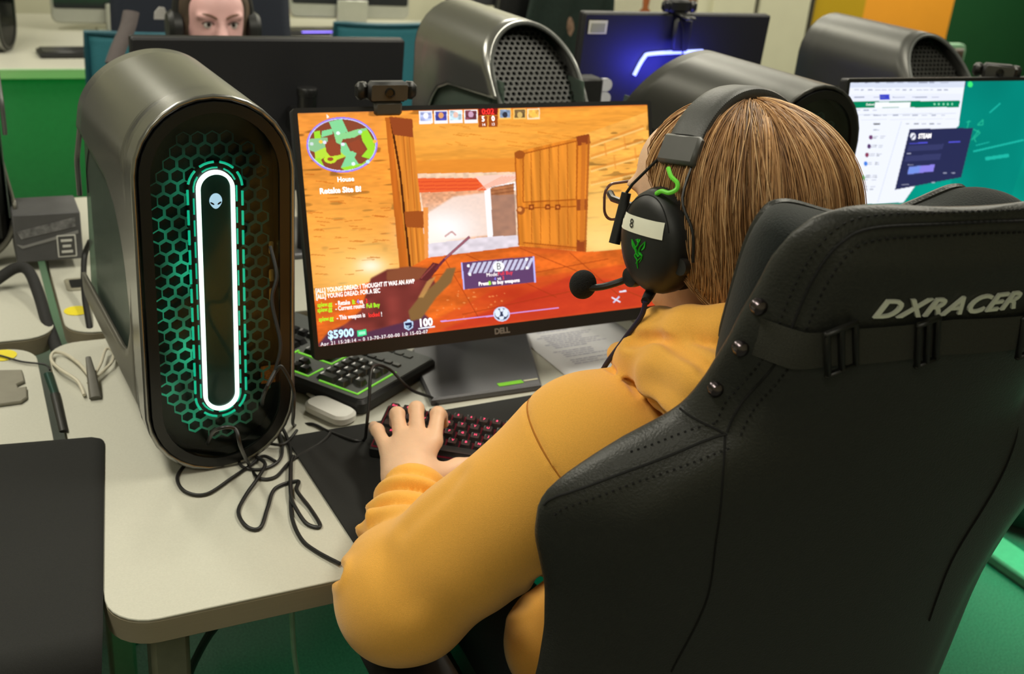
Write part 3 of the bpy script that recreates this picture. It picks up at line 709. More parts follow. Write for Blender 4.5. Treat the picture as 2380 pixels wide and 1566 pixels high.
# bottom row
cv.line([(1030,746),(1160,732)],2.4,(205,150,235)); cv.line([(1184,728),(1305,714)],2.4,(205,150,235)); cv.fill(cv.ell(1172,729,19,17),(205,222,255)); cv.fill(cv.ell(1172,729,16,14),(40,44,70)); 
cv.fill(cv.ell(1163,727,6,9),(225,235,255)); cv.fill(cv.ell(1181,726,6,9),(225,235,255)); cv.fill([(1166,735),(1178,734),(1176,742),(1168,742)],(225,235,255)); cv.fill(cv.ell(1172,719,4,4),(225,235,255))
cv.fill([(944,748),(955,744),(966,746),(966,760),(956,767),(946,762)],(190,220,255)); cv.fill([(947,750),(963,748),(963,754),(948,756)],(24,26,60)); cv.fill([(948,757),(964,755),(962,760),(956,764),(949,761)],(24,26,60)); cv.fill(cv.ell(956,745,4,4),(190,220,255))
cv.fill([(836,767),(857,764),(858,778),(837,781)],(40,220,130)); cv.fill([(839,770),(855,768),(855,776),(840,778)],(190,250,215),.8)
cv.line([(978,763),(1017,758)],3,(240,244,255))
cv.line([(1428,690),(1448,701)],3,(230,235,255)); cv.line([(1432,702),(1446,688)],3,(200,215,255)); cv.line([(1446,677),(1462,675)],4,(230,235,255))
cv.a=255*(np.clip(cv.a,0,255)/255)**.84
m1,Xm,cc=monitor('gaming_monitor','wide black bezelled monitor showing the orange game scene',(.644,.522,T),.012,SW,SH,.272,.33,-.068,base=[(-.126,-.150),(.067,-.154),(.147,.056),(.098,.105),(-.02,.105),(-.085,.03),(-.108,-.055)])
v,f=screen_mesh(cv,SW,SH)
so=obj('screen',(v@Xm.T+cc,f),SCRMAT,m1,smooth=False); paint(so.data,cv.a.reshape(-1,3))
hud=HUD(cv,SW,SH); S1='screen_text_white';B=.0006
hud.text(S1,'House',791,416,.0098,bold=B*.3); hud.text(S1,'Retake Site B!',750,443,.0112,bold=B*.6)
hud.text(S1,'[ALL] YOUNG DREAD: I THOUGHT IT WAS AN AWP',739,675,.0094,bold=B*.3,sx=.70); hud.text(S1,'[ALL] YOUNG DREAD: FOR A SEC',740,689,.0094,bold=B*.3,sx=.70)
for (y,a,segs) in((706,743,(('screen_text_lime','splew.gg',743),(S1,'- Retake',785),('screen_text_lime','B:',824),('screen_text_blue','4',835),(S1,'vs',841),('screen_text_red','3',855))),(718,743,(('screen_text_lime','splew.gg',743),(S1,'- Current round:',785),('screen_text_lime','Full Buy',857))),(740,745,(('screen_text_lime','splew.gg',746),(S1,'- This weapon is',788),('screen_text_red','locked',862),(S1,'!',891)))):
    for mname,tt,x in segs: hud.text(mname,tt,x,y-(x-743)*.085+2,.0092,bold=B*.3,sx=.72)
hud.text('screen_text_cyan','$5900',767,779,.0165,bold=B,sx=.95); hud.text(S1,'100',978,751,.0165,bold=B,sx=.95)
hud.text('screen_text_cyan','100',946,760,.006,sx=.8)
hud.text(S1,'Apr 21 15:28:14 ~ 0 13-70-37-00-00 1:0 15-02-07',750,800,.0074,space=1.12)
hud.text('screen_text_red','0:02',1140,259,.0125,'CENTER',bold=B*.5); hud.text(S1,'5',1129,276,.011,'CENTER',bold=B*.5); hud.text(S1,'0',1152,275,.011,'CENTER',bold=B*.5); hud.text(S1,'14',1130,289,.006,'CENTER'); hud.text(S1,'13',1152,288,.006,'CENTER')
hud.text('screen_text_dark','B',1165,618,.0155,'CENTER'); hud.text(S1,'Mode:',1136,638,.0082); hud.text('screen_text_red','Full Buy',1163,635,.0082)
hud.text('screen_text_blue','4',1154,647,.0078); hud.text(S1,'vs',1162,646,.0078); hud.text('screen_text_red','3',1173,645,.0078)
hud.text(S1,'Press',1118,659,.0082,bold=B*.3); hud.text('screen_text_lime','B',1141,657,.0082,bold=B*.3); hud.text(S1,'to buy weapons',1150,656,.0082,bold=B*.3,sx=.92)
hud.build(m1,Xm,cc)
v,f=text_mesh('DELL',.0125,'CENTER',bold=.0006,space=.95); put(m1,'brand_lettering',v,f,m_logo,Xm,cc,(0,-SH/2-.0105),lift=-.0022)
st=MB(); st.box((0,0,0),(.045,.011,.0006),RZ(-.02),b=.0002); st.box((.038,0,0),(.026,.004,.0005),RZ(-.02),b=.0002,mi=1)
obj('base_label',st,[M('lime_label',(120,200,20),.5,var=.1,scale=400),m_tagw],m1,loc=(.018,-.138,.0136),rot=(0,0,.03))
# ---------------------------------------------------------------- right hand screen: browser over a green desktop
m2,X2,c2=monitor('gaming_monitor','wide monitor on the right showing a web page and a dark sign in box',(1.652,.52,T),0.,.5977,.3362,.303,.12,-.055)
def seen(p): d=np.array(p)-CO; x,y,z=d@AX[0],d@AX[1],d@AX[2]; return 1190+CAM[0]*x/z,783-CAM[0]*y/z
cr=Canvas(560,315,[seen(X2@np.array([a*.29885,0,b*.1681])+c2+np.array([1.652,.52,T])) for a,b in((-1,1),(1,1),(1,-1),(-1,-1))],8)
cr.a[:]=np.array([6,146,128])*cr.noise(8,5,.85,1.12)[...,None]
cr.fill([(2240,180),(2440,180),(2330,520),(2200,520)],(4,126,116),.5,10)
for pts,wd in(([(2262,352),(2380,325)],4),([(2290,369),(2345,361)],8),([(2300,262),(2325,240)],3),([(2268,338),(2300,330)],2)): cr.line(pts,wd,(36,196,176),.8)
for pts in([(2285,278),(2272,290),(2284,290),(2285,278)],[(2252,280),(2248,298)],[(2262,300),(2278,308),(2264,322),(2268,330)],[(2246,284),(2256,282)],[(2275,302),(2258,326)]): cr.line(pts,2.5,(40,190,150),.8)
cr.fill(cr.ell(2255,196,6,7),(60,235,120)); cr.fill(cr.ell(2240,195,5,7),(30,70,110))
cr.fill([(1968,187),(2243,187),(2228,292),(2220,300),(2100,470),(1920,480),(1906,500)],(238,242,252))
cr.fill([(1968,187),(2243,187),(2240,203),(1966,204)],(214,222,240)); cr.fill([(1966,220),(2236,217),(2233,232),(1962,235)],(232,236,250))
cr.fill([(2044,220),(2067,219),(2068,231),(2045,232)],(60,70,200))
cr.fill([(1955,236),(2232,234),(2228,249),(1950,251)],(4,132,90)); cr.fill([(2034,238),(2117,237),(2115,249),(2033,250)],(244,248,252))
for x in(2172,2182,2193,2203,2213): cr.fill(cr.ell(x,242,2.2,2.6,10),(150,230,190))
cr.line([(1950,268),(2222,263)],1.4,(205,210,222)); cr.line([(1950,279),(2222,276)],1.2,(222,226,236)); cr.line([(2095,282),(2040,470)],1.6,(214,220,232))
for k,(x,y) in enumerate(((2024,319),(2020,340),(2015,360),(2012,380),(2006,413))): cr.fill(cr.ell(x,y,4.5,5.5,14),((110,60,110),(90,60,110),(140,60,90),(70,130,225),(70,190,120))[k])
def bars(x0,x1,y,n,col=(150,154,166),al=.8,wd=1.8):
    w=(x1-x0)/n
    for k in range(n): cr.line([(x0+k*w,y),(x0+k*w+w*cr.rs.uniform(.35,.85),y-.3)],wd,col,al)
for y in(317,321,338,342,358,362,378,382,408,412,418,434,440): bars(2030-(y-317)*.2,2062-(y-317)*.2,y,2)
for y,n in((192,9),(209,14),(226,5),(256,3),(268,10)): bars(1985,2210 if n>3 else 2050,y,n,(130,136,160),.75)
bars(2106,2196,288,5,(90,94,104)); bars(2030,2050,288,1,(40,40,44),1.,3); bars(2030,2048,302,1)
cr.fill([(2114,300),(2262,297),(2234,412),(2080,441)],(42,46,84)); cr.fill([(2121,305),(2136,304),(2133,323),(2118,324)],(42,46,84)); cr.fill(cr.ell(2122,317,6.5,8.5,18),(238,240,250)); cr.line([(2117,323),(2126,313)],2.5,(60,64,100))
cr.line([(2114,334),(2156,331)],2,(90,90,230)); cr.fill([(2112,339),(2194,334),(2190,347),(2108,352)],(56,60,104)); cr.fill([(2106,362),(2188,357),(2184,371),(2102,376)],(56,60,104)); bars(2108,2124,357,1,(190,192,214)); bars(2110,2128,383,1,(170,172,200))
cr.fill([(2113,388),(2173,382),(2169,398),(2109,405)],(140,130,230)); cr.fill([(2113,388),(2140,385),(2136,402),(2109,405)],(110,150,230),.8,3); cr.line([(2204,331),(2232,329)],2.4,(90,90,230))
bars(2096,2118,429,1,(200,202,220)); bars(2165,2180,424,1,(200,202,220)); bars(2192,2230,402,2,(190,192,214))
cr.fill([(1915,492),(2334,478),(2330,506),(1906,520)],(4,140,130)); cr.fill(cr.ell(2338,460,5,6,12),(226,230,255))
cr.a=np.clip(cr.a,0,255)
v,f=screen_mesh(cr,.5977,.3362); so=obj('screen',(v@X2.T+c2,f),SCRMAT,m2,smooth=False); paint(so.data,cr.a.reshape(-1,3))
h2=HUD(cr,.5977,.3362); h2.text('screen_text_white','STEAM',2134,317,.0125,bold=.0004,sx=.9); h2.text('screen_text_dark','Inbox',2030,288,.007); h2.text('screen_text_white','Outlook',2012,243,.006); h2.build(m2,X2,c2)
v,f=text_mesh('DELL',.0125,'CENTER',bold=.0006,space=.95); put(m2,'brand_lettering',v,f,m_logo,X2,c2,(0,-SH/2-.0105),lift=-.0022)
# ---------------------------------------------------------------- monitors of the opposite row, seen from behind
m3,X3,c3=monitor('gaming_monitor','dark monitor back in front of the person peering over it',(.485,1.16,T),PI,.531,.299,.272,.06,-.02,chin=.012,neck=False)
pr=MB().lathe([(.019,0),(.019,.318),(.021,.320),(.021,.330),(.0195,.3325)],20); obj('stand_post',pr,m_neck,m3,loc=(-.045,-.055+.13,0.012))
obj('post_bracket',MB().box((-.045,.035,.27),(.05,.07,.05),b=.008),m_neck,m3)
m4,X4,c4=monitor('gaming_monitor','dark monitor back washed in blue light, small pale label at its corner',(1.45,1.17,T),PI+.05,.531,.299,.335,.05,-.02,chin=.012)
lm=M('blue_back_light',(140,150,255),.5,emit=(150,165,255),es=2.2)
bl=spline([(-.105,0,-.01),(-.085,0,.03),(-.06,0,.04),(.085,0,.045)],6)
ls=MB().tube([X4@np.array([-p[0]+.012,.026,p[2]+.026])+c4 for p in bl],.0045,8); obj('light_strip',ls,lm,m4)
el=MB().tube([X4@np.array([-.274,.004,z])+c4 for z in(-.12,.05,.11)],[.004,.004,.001],6); obj('teal_reflection_strip',el,M('painted_teal_reflection',(10,160,130),.5,emit=(10,170,140),es=.9),m4)  # teal reflection along the side edge, drawn as a glowing strip
lab=MB(); lab.box((0,0,0),(.05,.001,.03),b=.0004); lab.box((0,.0006,-.001),(.038,.001,.02),b=.0003,mi=1)
obj('asset_label',lab,[m_tagw,m_tagg],m4,loc=tuple(X4@np.array([.235,.0232,.125])+c4),rot=(-.05,0,0))
bp=area('blue_back_glow',tuple(np.array([1.47,1.02,T+.33])),.16,.9,(70,70,255),rot=(R(90),0,0),sy=.03)
bp.location=(1.42,1.075,T+.36)
# ================================================================ people
m_skin=M('skin',(236,194,160),.5,var=.05,scale=28,bump=.15,bscale=500,sheen=.1)
m_skin.node_tree.nodes['Principled BSDF'].inputs['Subsurface Weight'].default_value=.12
m_skin.node_tree.nodes['Principled BSDF'].inputs['Subsurface Radius'].default_value=(.01,.004,.002)
m_hood=M('mustard_sweatshirt_cloth',(246,180,72),.85,var=.05,scale=700,bump=.3,bscale=1400,sheen=.25)
m_seam=M('mustard_seam_thread',(176,112,30),.9)
m_jean=M('dark_trouser_cloth',(28,29,33),.9,var=.15,scale=500)
m_hair=M('brown_hair',(120,84,52),.42,attr='tint',spec=.4)
m_nail=M('fingernail',(232,186,160),.3)
m_white=M('eye_white',(225,215,212),.3); m_iris=M('eye_iris',(44,36,34),.2)
HC=np.array([.617,-.134,.470+T])
NOD=R(9); HY=R(10)
def head_local(p,HC,nod,yaw=0.): return (np.asarray(p)-HC)@(RZ(yaw)@RX(-nod))
def head_sdf(q):                                                   # q in head space: face towards +y
    d=elli(q,(0,-.012,.028),(.076,.095,.080))
    d=smin(d,elli(q,(0,.03,-.045),(.058,.062,.075)),.05)
    d=smin(d,elli(q,(0,.055,-.09),(.033,.032,.026)),.04)
    d=smin(d,elli(q,(0,.052,.044),(.058,.042,.046)),.03)
    d=smin(d,rcone(q,(0,.088,.012),(0,.108,-.028),.009,.014),.02)
    d=smin(d,elli(q,(0,.084,-.066),(.024,.014,.006)),.012); d=smin(d,elli(q,(0,.082,-.078),(.02,.014,.007)),.012)
    for s in(-1,1):
        d=smax(d,-elli(q,(s*.031,.098,.006),(.018,.016,.010)),.014)
        d=smin(d,elli(q,(s*.031,.072,.004),(.015,.016,.011)),.006)
        d=smin(d,elli(q,(s*.036,.082,.024),(.024,.010,.006)),.014)
        d=smin(d,elli(q,(s*.076,-.01,-.01),(.009,.018,.03)),.012)
    return d
# ---- arms: joints in the room
def J(x,y,z): return np.array([x,y,z+T])
SHL,ELL,WRL=J(.462,-.165,.222),J(.305,-.085,.028),J(.382,.098,.045)
SHR,ELR,WRR=J(.815,-.165,.24),J(.96,-.05,.02),J(.905,.15,.035)
def hand_chain(W,dirv,upv,side,mouse=False):                        # list of round cones for a hand lying palm down
    d=np.array(dirv,float); d/=np.linalg.norm(d); u=np.array(upv,float); u-=d*(u@d); u/=np.linalg.norm(u); r=np.cross(d,u)*side   # r points to the thumb
    P=lambda a,b,c: W+(d*a+r*b+u*c)*1.07
    return P
PL=hand_chain(WRL,(.33,.94,.03),(-.12,-.05,1),1)
FL=[                                                                # fingers: index, middle, ring, little (mcp, pip, dip, tip), radii
 ([PL(.078,.029,.012),PL(.119,.037,.027),PL(.138,.042,.014),PL(.144,.045,-.003)],(.0115,.0098,.0085,.0072)),
 ([PL(.084,.009,.015),PL(.131,.010,.030),PL(.153,.010,.014),PL(.159,.010,-.003)],(.0117,.0100,.0087,.0073)),
 ([PL(.081,-.011,.013),PL(.126,-.015,.027),PL(.148,-.018,.012),PL(.154,-.020,-.004)],(.0112,.0096,.0083,.007)),
 ([PL(.071,-.029,.007),PL(.108,-.041,.016),PL(.130,-.046,.008),PL(.143,-.048,-.004)],(.0102,.0085,.0075,.0064))]
THL=([PL(.016,.024,-.004),PL(.043,.056,-.008),PL(.054,.088,-.011),PL(.058,.116,-.013)],(.0175,.0135,.0112,.0082))
PR_=hand_chain(WRR,(-.1,.99,0),(.05,0,1),-1)
FR=[([PR_(.088,.030,.014),PR_(.125,.034,.02),PR_(.148,.036,.01),PR_(.166,.037,0)],(.0118,.0098,.0085,.0072)),
 ([PR_(.094,.007,.018),PR_(.134,.009,.024),PR_(.16,.010,.013),PR_(.178,.010,.002)],(.0118,.0098,.0085,.0072)),
 ([PR_(.090,-.016,.014),PR_(.126,-.022,.016),PR_(.148,-.027,.004),PR_(.164,-.03,-.008)],(.0112,.0094,.0082,.007)),
 ([PR_(.081,-.036,.008),PR_(.108,-.046,.004),PR_(.124,-.051,-.006),PR_(.136,-.053,-.014)],(.0100,.0083,.0074,.0064))]
THR=([PR_(.02,.026,0),PR_(.05,.046,-.006),PR_(.08,.053,-.01),PR_(.106,.054,-.014)],(.017,.013,.0108,.008))
def hand_sdf(p,P,F,TH,W,E):
    d=rcone(p,P(-.03,0,.0),P(.02,.002,.003),.024,.026)
    for (f,(a,b,c)) in zip(F,((.026,.0,.001),(.024,.004,.003),(.024,-.006,.002),(.022,-.014,0))): d=smin(d,rcone(p,P(a,b*1.5,c),f[0][0],.019,f[1][0]*1.05),.014)
    d=smin(d,rcone(p,P(.03,.0,-.004),P(.075,-.004,0),.022,.020),.02)
    for pts,rr in F:
        g=None
        for i in range(3):
            e=rcone(p,pts[i],pts[i+1],rr[i],rr[i+1]); g=e if g is None else smin(g,e,.003)
        g=smin(g,np.linalg.norm(p-pts[1],axis=1)-rr[1]*1.1,.004)
        d=smin(d,g,.005)
    pts,rr=TH; g=None
    for i in range(3):
        e=rcone(p,pts[i],pts[i+1],rr[i],rr[i+1]); g=e if g is None else smin(g,e,.005)
    return smin(d,g,.016)
NECK0=J(.633,-.185,.27); 
def body_sdf(p):
    q=head_local(p,HC,NOD,HY); d=head_sdf(q)
    d=smin(d,rcone(p,J(.633,-.165,.40),J(.633,-.195,.26),.054,.062),.04)
    d=smin(d,rcone(p,J(.635,-.15,.12),J(.635,-.15,-.14),.10,.11),.08)
    d=smin(d,rcone(p,J(.52,-.17,.2),J(.75,-.17,.2),.065,.065),.06)
    for S,E,W in((SHL,ELL,WRL),(SHR,ELR,WRR)):
        d=smin(d,rcone(p,S,E,.046,.038),.04); d=smin(d,rcone(p,E,W,.037,.025),.015)
    d=smin(d,hand_sdf(p,PL,FL,THL,WRL,ELL),.012); d=smin(d,hand_sdf(p,PR_,FR,THR,WRR,ELR),.012)
    for s in(-1,1):
        d=smin(d,rcone(p,J(.635+s*.09,-.14,-.19),J(.635+s*.13,.2,-.2),.07,.052),.05); d=smin(d,rcone(p,J(.635+s*.13,.2,-.2),J(.635+s*.14,.14,-.62),.05,.036),.02)
        d=smin(d,rcone(p,J(.635+s*.14,.13,-.66),J(.635+s*.15,.3,-.69),.035,.03),.03)
    return d
V,Fc=sdf_mesh(body_sdf,J(.18,-.36,-.735),J(1.08,.4,.63),.0035)
P1=obj('person',(V,Fc),m_skin,angle=0)
tag(P1,'person seen from behind in a mustard hooded sweatshirt, hand on the small red lit keyboard','person')
P1.data.shade_smooth()
def wpart(name,V,Fc,mat,parent=None,label=None): return obj(name,(V,Fc),mat,parent or P1,angle=0,label=label)
# nails
for pts,rr in FL+[THL]:
    d=pts[3]-pts[2]; d/=np.linalg.norm(d)
    up=np.array([0,0,1.])-d*d[2]; up/=np.linalg.norm(up); r=np.cross(d,up)
    obj('fingernail',MB().ball(pts[3]+up*rr[3]*.72-d*.001,(rr[3]*.7,.0062,.0018),np.stack([r,d,up],1),8),m_nail,P1)
# eyes, brows behind the glasses
HM=RZ(HY)@RX(-NOD)
def HP_(x,y,z): return HM@np.array([x,y,z])+HC                      # head space to room
def eyes(parent,HC,HM):
    for s in(-1,1):
        e=obj('eye',MB().ball(HM@np.array([s*.031,.0785,.004])+HC,.0118,None,12),m_white,parent)
        c=HM@np.array([s*.031,.0895,.003])+HC; obj('iris',MB().ball(c,(.0052,.0016,.0052),HM,8),m_iris,e)
eyes(P1,HC,HM)
# ---- hooded sweatshirt
def dirv(a,b): d=np.array(b)-np.array(a); return d/np.linalg.norm(d)
HOOD1=[(at(1494,782,1.145),.014),(at(1530,765,1.10),.019),(at(1600,766,1.06),.021),(at(1690,770,1.035),.023),(np.array([.625,-.245,T+.315]),.032)]
HOOD2=[(at(1438,822,1.15),.014),(at(1490,832,1.11),.022),(at(1570,868,1.055),.031),(at(1650,912,1.02),.038),(np.array([.625,-.27,T+.255]),.046)]
def hoodie_base(p):
    d=rcone(p,J(.635,-.145,.15),J(.635,-.14,-.12),.128,.140)
    q=(p-J(.635,-.185,.16)); d=smin(d,elli(p,J(.635,-.15,.13),(.2,.125,.17)),.06)
    d=smin(d,rcone(p,J(.49,-.178,.226),J(.78,-.178,.226),.080,.080),.06)
    d=smin(d,rcone(p,J(.625,-.17,.25),J(.625,-.165,.30),.088,.062),.05)
    for S,E,W,s in((SHL,ELL,WRL,-1),(SHR,ELR,WRR,1)):
        ab=dirv(S,E); t=(p-S)@ab; L=np.linalg.norm(E-S)
        wr=.0022*np.sin(t*70+1.5*np.sin((p-S)@np.array([9.,14,6])))*np.exp(-((t-L)/.1)**2)
        a=rcone(p,S,E+ab*.008,.078,.071)+wr
        bd=dirv(E,W); tb=(p-E)@bd; Lb=np.linalg.norm(W-E); perp=p-E-tb[:,None]*bd
        ph=tb+perp@np.array([.12,-.25,.35])
        fold=.0095*(1-2*np.abs(np.sin(ph*PI/.036))**.8)*np.exp(-((tb-Lb*.62)/.065)**2)+.004*np.sin(ph*2*PI/.06+1)*np.exp(-((tb-Lb*.35)/.07)**2)
        b=rcone(p,E,W-bd*.028,.068,.043)+fold
        arm=smin(a,b,.035)
        cuff=rcone(p,W-bd*.05,W-bd*.018,.0405,.0385); arm=smin(arm,cuff,.01)
        cut=(p-(W-bd*.012))@bd; arm=smax(arm,cut,.006)
        d=smin(d,arm,.045)
        # armhole seam, a shallow groove round the top of the sleeve
        tz=(p-S)@ab; d=d+.0026*np.exp(-((tz-.008)/.0028)**2)*(np.linalg.norm(p-S,axis=1)<.125)
    # hem and kangaroo pocket fullness
    d=smin(d,elli(p,J(.62,-.07,-.13),(.165,.12,.09)),.05)
    # hood heaped round the neck: two rolls and the fallen pouch behind
    for mir in(0,1):
        for chain,k in ((HOOD1,.005),(HOOD2,.006)):
            g=None
            for (a,ra),(b,rb) in zip(chain[:-1],chain[1:]):
                a2,b2=np.array(a),np.array(b)
                if mir: a2=a2*[-1,1,1]+[1.25,0,0]; b2=b2*[-1,1,1]+[1.25,0,0]
                e=rcone(p,a2,b2,ra,rb); g=e if g is None else smin(g,e,.02)
            d=smin(d,g,k)
    # opening for the neck, hollow at the hem
    hole=rcone(p,J(.62,-.14,.50),J(.62,-.155,.30),.06,.056); d=smax(d,-hole,.015)
    # long drag folds across the sleeve and back
    f=np.sin((p@np.array([22.,-9,30]))+2.2*np.sin(p@np.array([11.,17,-8]))); d=d+.0012*f
    return d
def trace(fn,u,v,t=.7):
    r=ray(u,v); L=np.linalg.norm(r)
    for _ in range(40): t+=float(fn((CO+r*t)[None])[0])/L*.8
    return CO+r*t
def zz(pts): return [trace(hoodie_base,760+a/2.283,880+b/2.283) for a,b in pts]
CREASE=[(zz(p),dp,w) for p,dp,w in (
 ([(72,1040),(98,910),(140,805),(185,738)],.008,.007),([(320,950),(350,1060),(420,1180)],.0015,.014),([(985,1190),(1080,1115),(1150,1050)],.006,.009),
([(870,260),(905,240),(935,200)],.004,.006),([(420,800),(520,700),(640,600),(700,520)],.002,.010))]
CREASE+=[([trace(hoodie_base,u,v) for u,v in pts],dp,w) for pts,dp,w in (([(1418,862),(1470,895),(1530,940),(1592,985)],.005,.0045),([(1468,795),(1530,790),(1590,820),(1650,865)],.006,.006),([(1500,880),(1560,905),(1620,950)],.003,.01))]
def hoodie_sdf(p):
    d=hoodie_base(p); near=np.abs(d)<.03
    if near.any():
        q=p[near]; e=np.zeros(len(q))
        for pts,dp,w in CREASE:
            g=None
            for a,b in zip(pts[:-1],pts[1:]):
                k=rcone(q,a,b,0.,0.); g=k if g is None else np.minimum(g,k)
            e+=dp*np.exp(-(g/w)**2)-dp*.45*np.exp(-((g-2.1*w)/w)**2)
        d=d.copy(); d[near]+=e
    return d
V,Fc=sdf_mesh(hoodie_sdf,J(.16,-.42,-.34),J(1.1,.18,.44),.0042)
hd=wpart('hooded_sweatshirt',V,Fc,m_hood,label='mustard yellow hooded sweatshirt with bunched cuffs')
# shoulder seam as a raised double line
def snap(fn,p,n=6):
    p=np.array(p,float)
    for _ in range(n):
        e=.001; d=fn(p); g=np.stack([(fn(p+np.eye(3)[k]*e)-d)/e for k in range(3)],1); g/=np.linalg.norm(g,axis=1)[:,None]+1e-9; p=p-g*d[:,None]
    return p,g
ab=dirv(SHL,ELL); u,w_,_=frame(ab)
ring=np.array([SHL+ab*.008+.085*(u*math.cos(a)+w_*math.sin(a)) for a in np.linspace(0,2*PI,61)[:-1]])
rp,g=snap(hoodie_sdf,ring); ok=np.linalg.norm(rp-SHL,axis=1)<.12
sm=MB(); run=[]
for k in range(121):
    i=k%60
    if ok[i]: run.append(rp[i]+g[i]*.0006)
    elif len(run)>3: break
    else: run=[]
if len(run)>3:
    sm.tube(run[:61],.0011,6); obj('armhole_seam',sm,m_seam,hd)
# ---- trousers
def trouser_sdf(p):
    d=None
    for s in(-1,1):
        a=rcone(p,J(.635+s*.09,-.14,-.19),J(.635+s*.13,.2,-.2),.088,.066); b=rcone(p,J(.635+s*.13,.2,-.2),J(.635+s*.14,.14,-.60),.066,.052)
        a=smin(a,b,.04); a=smax(a,-(p[:,2]-(T-.63)),.005); d=a if d is None else smin(d,a,.04)
    d=smin(d,elli(p,J(.635,-.14,-.17),(.165,.13,.09)),.04)
    return d+.002*np.sin(p@np.array([60.,40,90]))
V,Fc=sdf_mesh(trouser_sdf,J(.38,-.36,-.66),J(.9,.3,-.06),.007); wpart('trousers',V,Fc,m_jean)
for s in(-1,1):
    o=obj('shoe',MB().ball(J(.635+s*.148,.2,-.685),(.048,.14,.042),None,10),M('dark_shoe_canvas',(26,26,28),.7),P1)
# ---- hair
def hair_shell(q):
    d=elli(q,(0,-.020,.032),(.088,.105,.084))
    d=smin(d,rcone(q,(0,-.055,0),(0,-.062,-.085),.085,.070),.04)
    for s in(-1,1): d=smin(d,rcone(q,(s*.062,-.04,-.02),(s*.055,-.035,-.118),.03,.022),.03)
    return d
def hair_sdf(q):
    d=hair_shell(q)
    face=np.maximum(q[:,1]-.058-.25*np.clip(q[:,2]-.05,0,1)-.35*np.clip(q[:,2]-.09,0,1),-(.105-q[:,2])-0)   # hairline
    d=smax(d,q[:,1]-(.010+np.clip(q[:,2]-.025,0,.085)*1.05),.012)
    d=smax(d,-(q[:,2]+.098+.5*np.clip(-q[:,1]-.05,-1,.05)),.02)
    d=smax(d,-elli(q,(0,.075,-.06),(.066,.085,.105)),.01)
    d=smax(d,np.where(q[:,2]<-.02,q[:,1]+.018-(q[:,2]+.02)*.85,-1.),.01)
    return d
lo,hi=np.array([-.12,-.16,-.19]),np.array([.12,.14,.15])
V,Fc=sdf_mesh(hair_sdf,lo,hi,.0042)
def streak(q,n=0): return .5+.5*np.sin(q[:,0]*170+q[:,1]*60+3*np.sin(q[:,2]*22)+n)
HAIRC=np.array([[102,70,42],[163,119,75],[216,170,117],[242,207,157]],float)
def hair_col(t): t=np.clip(t,0,1)*3; i=np.minimum(t.astype(int),2); f=(t-i)[:,None]; return HAIRC[i]*(1-f)+HAIRC[i+1]*f
def grow_hair(parent,HC,HM,N,seed,sdf,length=(.10,.26),r=.00075,cmul=1.):
    rs=np.random.RandomState(seed)
    a=rs.uniform(0,2*PI,N); e=np.arccos(rs.uniform(-.25,1,N)); q=np.stack([.09*np.sin(e)*np.cos(a),-.02+.11*np.sin(e)*np.sin(a),.036+.096*np.cos(e)],1)
    part=np.array([-.012,.01,.0])
    keep=q[:,1]<.075; q=q[keep]; N=len(q); off=rs.uniform(.0,.0085,N)*rs.rand(N)**.5
    q,g=snap(sdf,q); pts=[q+g*off[:,None]*.3]; L=rs.uniform(*length,N); nst=15; crown=np.array([0,-.03,.116])
    lowz=-.075-.04*rs.rand(N); a=a[keep]; wob=rs.uniform(-1,1,(N,3)); cl=np.round(a*9)/9
    clump=np.stack([np.cos(cl*13),np.sin(cl*29),np.cos(cl*7)],1)
    for s in range(nst):
        away=q-crown; away/=np.linalg.norm(away,axis=1)[:,None]+1e-6
        d=away*.55+np.array([0,-.05,-.75])+clump*.11+wob*.10
        d=d-g*np.sum(d*g,1)[:,None]; d/=np.linalg.norm(d,axis=1)[:,None]+1e-6
        q=q+d*(L/nst)[:,None]; q2,g=snap(sdf,q,3)
        low=(q2[:,2]<lowz)
        q=np.where(low[:,None],q+wob*.0006,q2); pts.append(q+g*(off*(.4+s/nst))[:,None])
    Pp=np.stack(pts,1)                                             # N, nst+1, 3
    tg=np.gradient(Pp,axis=1); tg/=np.linalg.norm(tg,axis=2)[...,None]+1e-9
    u=np.cross(tg,np.array([.3,.9,.2])); u/=np.linalg.norm(u,axis=2)[...,None]+1e-9; w=np.cross(tg,u)
    k=nst+1; rad=(r*np.interp(np.arange(k),[0,2,k-4,k-1],[.8,1,.9,.25]))[None,:,None]
    vs=np.stack([Pp+rad*(u*math.cos(2*PI*j/3)+w*math.sin(2*PI*j/3)) for j in range(3)],2)   # N,k,3,3
    V=vs.reshape(-1,3)@HM.T+HC
    b=(np.arange(N)[:,None]*k*3+np.arange(k-1)[None]*3)[...,None]; j=np.arange(3); j2=(j+1)%3
    F=np.stack([b+j,b+j2,b+3+j2,b+3+j],-1).reshape(-1,4)
    o=obj('hair_strands',(V,F),m_hair,parent,angle=0); o['kind']='stuff'
    t=np.clip(.46+.2*np.sin(cl*31)+rs.uniform(-.25,.3,N),0,1)[:,None]+np.linspace(-.16,.14,k)[None]
    c=hair_col(t.reshape(-1))*cmul; paint(o.data,np.repeat(c,3,0),'tint'); return o
hr=obj('hair',(V@HM.T+HC,Fc),m_hair,P1,angle=0,label='chin length straight light brown hair'); paint(hr.data,hair_col(.15+.4*streak(V)),'tint')
grow_hair(hr,HC,HM,9500,3,hair_sdf,r=.00062)
